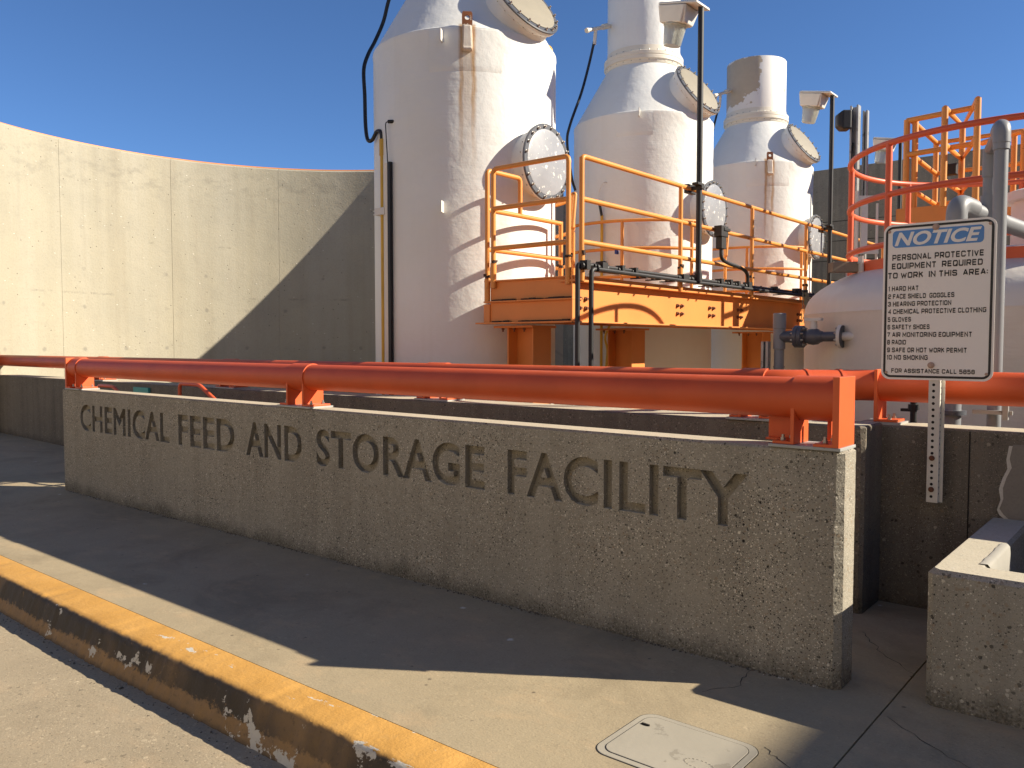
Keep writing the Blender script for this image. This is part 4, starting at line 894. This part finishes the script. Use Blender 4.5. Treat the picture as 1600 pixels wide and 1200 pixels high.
GL = {'A': (.80, [[(0,0),(.36,1),(.44,1),(.80,0)],[(.13,.30),(.67,.30)]]), 'B': (.78, [[(0,0),(0,1),(.66,1),(.75,.9),(.75,.62),(.66,.53),(0,.53)],[(.6,.53),(.68,.53),(.78,.42),(.78,.1),(.68,0),(0,0)]]),
 'C': (.78, [[(.78,.72),(.78,.88),(.66,1),(.12,1),(0,.88),(0,.12),(.12,0),(.66,0),(.78,.12),(.78,.30)]]), 'D': (.78, [[(0,0),(0,1),(.64,1),(.78,.86),(.78,.14),(.64,0),(0,0)]]),
 'E': (.72, [[(.72,1),(0,1),(0,0),(.72,0)],[(0,.52),(.66,.52)]]), 'F': (.72, [[(.72,1),(0,1),(0,0)],[(0,.50),(.64,.50)]]),
 'G': (.80, [[(.80,.78),(.80,.88),(.68,1),(.12,1),(0,.88),(0,.12),(.12,0),(.68,0),(.80,.12),(.80,.48),(.44,.48)]]), 'H': (.78, [[(0,0),(0,1)],[(.78,0),(.78,1)],[(0,.52),(.78,.52)]]),
 'I': (0.0, [[(0,0),(0,1)]]), 'K': (.74, [[(0,0),(0,1)],[(.72,1),(.10,.52)],[(.28,.62),(.76,0)]]), 'L': (.68, [[(0,1),(0,0),(.68,0)]]), 'M': (.98, [[(0,0),(0,1),(.49,.22),(.98,1),(.98,0)]]),
 'N': (.78, [[(0,0),(0,1),(.78,0),(.78,1)]]), 'O': (.80, [[(.4,1),(.12,1),(0,.88),(0,.12),(.12,0),(.68,0),(.80,.12),(.80,.88),(.68,1),(.4,1)]]), 'P': (.76, [[(0,0),(0,1),(.64,1),(.76,.88),(.76,.50),(.64,.38),(0,.38)]]),
 'Q': (.80, [[(.4,1),(.12,1),(0,.88),(0,.12),(.12,0),(.68,0),(.80,.12),(.80,.88),(.68,1),(.4,1)],[(.52,.26),(.86,-.06)]]), 'R': (.78, [[(0,0),(0,1),(.64,1),(.76,.88),(.76,.53),(.64,.41),(0,.41)],[(.40,.41),(.78,0)]]),
 'S': (.78, [[(.76,.74),(.76,.88),(.64,1),(.12,1),(0,.88),(0,.65),(.12,.54),(.66,.49),(.78,.38),(.78,.12),(.66,0),(.12,0),(0,.12),(0,.27)]]), 'T': (.78, [[(0,1),(.78,1)],[(.39,1),(.39,0)]]),
 'U': (.78, [[(0,1),(0,.12),(.12,0),(.66,0),(.78,.12),(.78,1)]]), 'V': (.80, [[(0,1),(.38,0),(.42,0),(.80,1)]]), 'W': (1.12, [[(0,1),(.28,0),(.56,.72),(.84,0),(1.12,1)]]), 'Y': (.80, [[(0,1),(.40,.46),(.80,1)],[(.40,.46),(.40,0)]]),
 '0': (.74, [[(.4,1),(.12,1),(0,.88),(0,.12),(.12,0),(.62,0),(.74,.12),(.74,.88),(.62,1),(.4,1)]]), '1': (.26, [[(0,.80),(.22,1),(.22,0)]]), '2': (.76, [[(0,.72),(0,.88),(.12,1),(.64,1),(.76,.88),(.76,.64),(.66,.54),(.12,.46),(0,.34),(0,0),(.76,0)]]),
 '3': (.76, [[(0,.76),(0,.88),(.12,1),(.62,1),(.74,.88),(.74,.62),(.66,.53),(.24,.53)],[(.62,.53),(.76,.42),(.76,.12),(.64,0),(.12,0),(0,.12),(0,.26)]]), '4': (.80, [[(.60,0),(.60,1),(0,.28),(.80,.28)]]),
 '5': (.76, [[(.72,1),(.03,1),(.01,.58),(.64,.58),(.76,.46),(.76,.12),(.64,0),(.12,0),(0,.12),(0,.24)]]), '6': (.76, [[(.74,.80),(.74,.88),(.62,1),(.12,1),(0,.88),(0,.12),(.12,0),(.64,0),(.76,.12),(.76,.44),(.64,.56),(0,.56)]]),
 '7': (.74, [[(0,1),(.74,1),(.28,0)]]), '8': (.76, [[(.4,1),(.12,1),(.02,.9),(.02,.62),(.1,.53),(.66,.53),(.74,.62),(.74,.9),(.64,1),(.4,1)],[(.1,.53),(0,.42),(0,.1),(.12,0),(.64,0),(.76,.1),(.76,.42),(.66,.53)]]),
 '9': (.76, [[(.02,.20),(.02,.12),(.14,0),(.64,0),(.76,.12),(.76,.88),(.64,1),(.12,1),(0,.88),(0,.56),(.12,.44),(.76,.44)]]), ':': (.0, [[(0,.06),(0,.28)],[(0,.58),(0,.80)]])}
def stroke_text(body, x0, x1, z0, z1, y, t=.17):
    quads = []; cx_ = 0
    for chx in body:
        if chx == ' ': cx_ += .50; continue
        w, strokes = GL[chx]
        for st in strokes:
            P = [V(cx_+a, t/2+b*(1-t), 0) for a, b in st]; n = len(P); L = []; Rr = []
            closed = (P[0]-P[-1]).length < 1e-4
            for i in range(n):
                d0 = (P[i]-P[i-1]).normalized() if i > 0 else ((P[0]-P[-2]).normalized() if closed else None)
                d1 = (P[i+1]-P[i]).normalized() if i < n-1 else ((P[1]-P[0]).normalized() if closed else None)
                d0 = d0 or d1; d1 = d1 or d0; b = (d0+d1).normalized(); m = V(-b.y, b.x, 0); k = 1/max(.5, m.dot(V(-d0.y, d0.x, 0)))
                e = V(0,0,0)
                yy = st[i][1]; ends = abs(yy) < .01 or abs(yy-1) < .01
                if not closed and i == 0 and ends and abs(d1.x) < .05: e = -d1*t/2
                if not closed and i == n-1 and ends and abs(d0.x) < .05: e = d0*t/2
                L.append(P[i]+m*k*t/2+e); Rr.append(P[i]-m*k*t/2+e)
            quads += [(L[i], Rr[i], Rr[i+1], L[i+1]) for i in range(n-1)]
        cx_ += w + t + .19
    xs_ = [p.x for q in quads for p in q]; xa, xb = min(xs_), max(xs_)
    b = MB()
    for q in quads:
        b.add([(x0+(p.x-xa)/(xb-xa)*(x1-x0), y, z0+p.y*(z1-z0)) for p in q], [[0,1,2,3]])
    return b
lines = [('PERSONAL PROTECTIVE', .086, .895, .213, .038), ('EQUIPMENT  REQUIRED', .083, .89, .2685, .038), ('TO WORK  IN THIS  AREA:', .05, .935, .328, .038),
 ('1 HARD HAT', .056, .333, .413, .031), ('2 FACE SHIELD  GOGGLES', .054, .655, .463, .031), ('3 HEARING PROTECTION', .054, .63, .512, .031), ('4 CHEMICAL PROTECTIVE CLOTHING', .054, .93, .561, .031),
 ('5 GLOVES', .054, .272, .612, .031), ('6 SAFETY SHOES', .054, .443, .661, .031), ('7 AIR MONITORING EQUIPMENT', .054, .813, .710, .031), ('8 RADIO', .054, .230, .759, .031), ('9 SAFE OR HOT WORK PERMIT', .054, .773, .809, .031),
 ('10 NO SMOKING', .054, .433, .857, .031), ('FOR ASSISTANCE CALL 5858', .098, .848, .943, .028)]
for s_, u0, u1, vc, hh in lines:
    stroke_text(s_, U(u0), U(u1), Zv(vc+hh/2), Zv(vc-hh/2), SY-.0015, .225).build('lettering', M['signblack'], panel, smooth=0)
bb = MB()
for u, v in ((.48, .035), (.465, .905)): bb.lathe((U(u), SY-.001, Zv(v)), (0,-1,0), [(.019,0),(.019,.004),(.012,.006),(.011,.014),(.001,.015)], 16)
for u, v in ((.055,.045),(.945,.04),(.05,.955),(.945,.955)): bb.lathe((U(u), SY-.001, Zv(v)), (0,-1,0), [(.009,0),(.008,.003),(.001,.004)], 10)
bb.build('sign_bolt', M['rivet'] if 'rivet' in M else paint('copper_rivet', (.45,.30,.22), .5), panel, smooth=40)
po = MB(); px0, px1, pz0 = -1.222, -1.160, .668
po.box(px0, px1, 5.306, 5.31, pz0, 2.29); po.box(px0, px0+.004, 5.31, 5.345, pz0, 2.29); po.box(px1-.004, px1, 5.31, 5.345, pz0, 2.29)
po.box(px1, px1+.018, 5.341, 5.345, pz0, 2.29)
post = po.build('post', M['postwhite'], ns, smooth=0, bevel=.0015)
hb = MB()
for k in range(27):
    z = pz0+.035+k*.0365
    hb.lathe(((px0+px1)/2-.004, 5.3058, z), (0,-1,0), [(.0085,0),(.001,.0004)], 14); hb.lathe((px1+.0002, 5.327, z+.018), (1,0,0), [(.006,0),(.001,.0004)], 10)
hb.build('hole', M['hole'], post, smooth=0)
pb = MB()
for z in (.93, .745): pb.lathe(((px0+px1)/2-.004, 5.3045, z), (0,-1,0), [(.016,0),(.016,.004),(.010,.005),(.010,.016),(.001,.017)], 12)
pb.build('bolt', M['rustbolt'], post, smooth=0)
MB().box(px0+.012, px1-.012, 5.312, 5.402, .91, .95).box(px0+.012, px1-.012, 5.312, 5.402, .725, .765).build('spacer', M['galv'], post, smooth=0)

# ---------------------------------------------------------------- utility box lid and small debris
ul = thing('utility_lid', 'pale grey rounded utility box lid set flush in the pavement', 'utility lid', (-1.545, 2.90, 0))
def xyr(x0, x1, y0, y1, r): return rrect(x0, x1, y0, y1, r, 8)
MB().prism(xyr(-1.8115, -1.2785, 2.6635, 3.1115, .072), -.004, .0012).build('gap', M['hole'], ul, smooth=0)
MB().prism(xyr(-1.808, -1.282, 2.667, 3.108, .07), -.002, .0030).build('frame', M['lid'], ul, smooth=0, bevel=.002)
MB().prism(xyr(-1.7795, -1.3105, 2.6955, 3.0795, .053), .0, .0042).build('groove', M['hole'], ul, smooth=0)
MB().prism(xyr(-1.777, -1.313, 2.698, 3.077, .052), .0, .0056).build('lid', M['lid'], ul, smooth=0, bevel=.002)
MB().prism([(-1.745+.022*math.cos(a*.52), 2.985+.011*math.sin(a*.52)) for a in range(12)], .004, .0063).box(-1.760,-1.725,2.981,2.989,.005,.011).build('lift_slot', M['hole'], ul, smooth=0)
b = MB()
for k in range(20): b.box(-1.42+.058*math.cos(k*PI/10)-.004, -1.42+.058*math.cos(k*PI/10)+.004, 2.83+.03*math.sin(k*PI/10)-.003, 2.83+.03*math.sin(k*PI/10)+.003, .005, .0070)
b.build('oval_emblem', M['lid'], ul, smooth=0)
db = MB()
for k in range(240):
    x = random.uniform(-7, -1.5)
    near = random.random()
    y = 2.035 - abs(random.gauss(0, .05)); s = random.uniform(.0012, .0035)*(2.2 if near > .95 else 1)
    a = random.random()*3.14; u = V(math.cos(a), math.sin(a), random.uniform(-.2,.4))*s*random.uniform(1,2.2); w = V(-math.sin(a), math.cos(a), 0)*s
    db.obox((x, y, -.2+s*.5), u, w, V(0,0,s*.5), taper=.6)
for k in range(900):
    x = random.uniform(-9.4, -1.3); y = 3.85 - abs(random.gauss(0, .016)); s = random.uniform(.0012, .0055)*(1 if math.sin(x*3.1)+math.sin(x*7.7) > -.2 else .5)
    a = random.random()*3.14; db.obox((x, y, s*.4), V(math.cos(a), math.sin(a), 0)*s*1.5, V(-math.sin(a), math.cos(a), 0)*s, V(0,0,s*.6), taper=.5)
dbo = db.build('grit', M['debris'], smooth=0); dbo['kind'] = 'stuff'

# ---------------------------------------------------------------- unseen building across the road, added to bounce warm light into the shaded faces
wh = thing('bounce_building', 'unseen long pale beige building added across the road to bounce warm light', 'building', (-4, -11, -.2))
M['render'] = concrete('beige_render', (.60,.53,.43), (.54,.48,.385), (.64,.565,.46), streak=.2, pits=.1, bump=.2)
MB().box(-45, 32, -19, -10, -.2, 8.5).build('wall', M['render'], wh, smooth=0)
MB().box(-45.3, 32.3, -19.3, -9.7, 8.5, 8.75).build('roof', M['grout'], wh, smooth=0)
for k in range(13): MB().box(-42+k*5.8, -40+k*5.8, -10.01, -9.97, 1.6, 3.0).build('window', M['pvcdark'], wh, smooth=0)
MB().box(12.0, 26, -1.5, 30, -.2, 9.1).build('wall', M['render'], thing('process_building', 'tall plain concrete building standing to the right of the yard', 'building', (19, 14, -.2)), smooth=0)
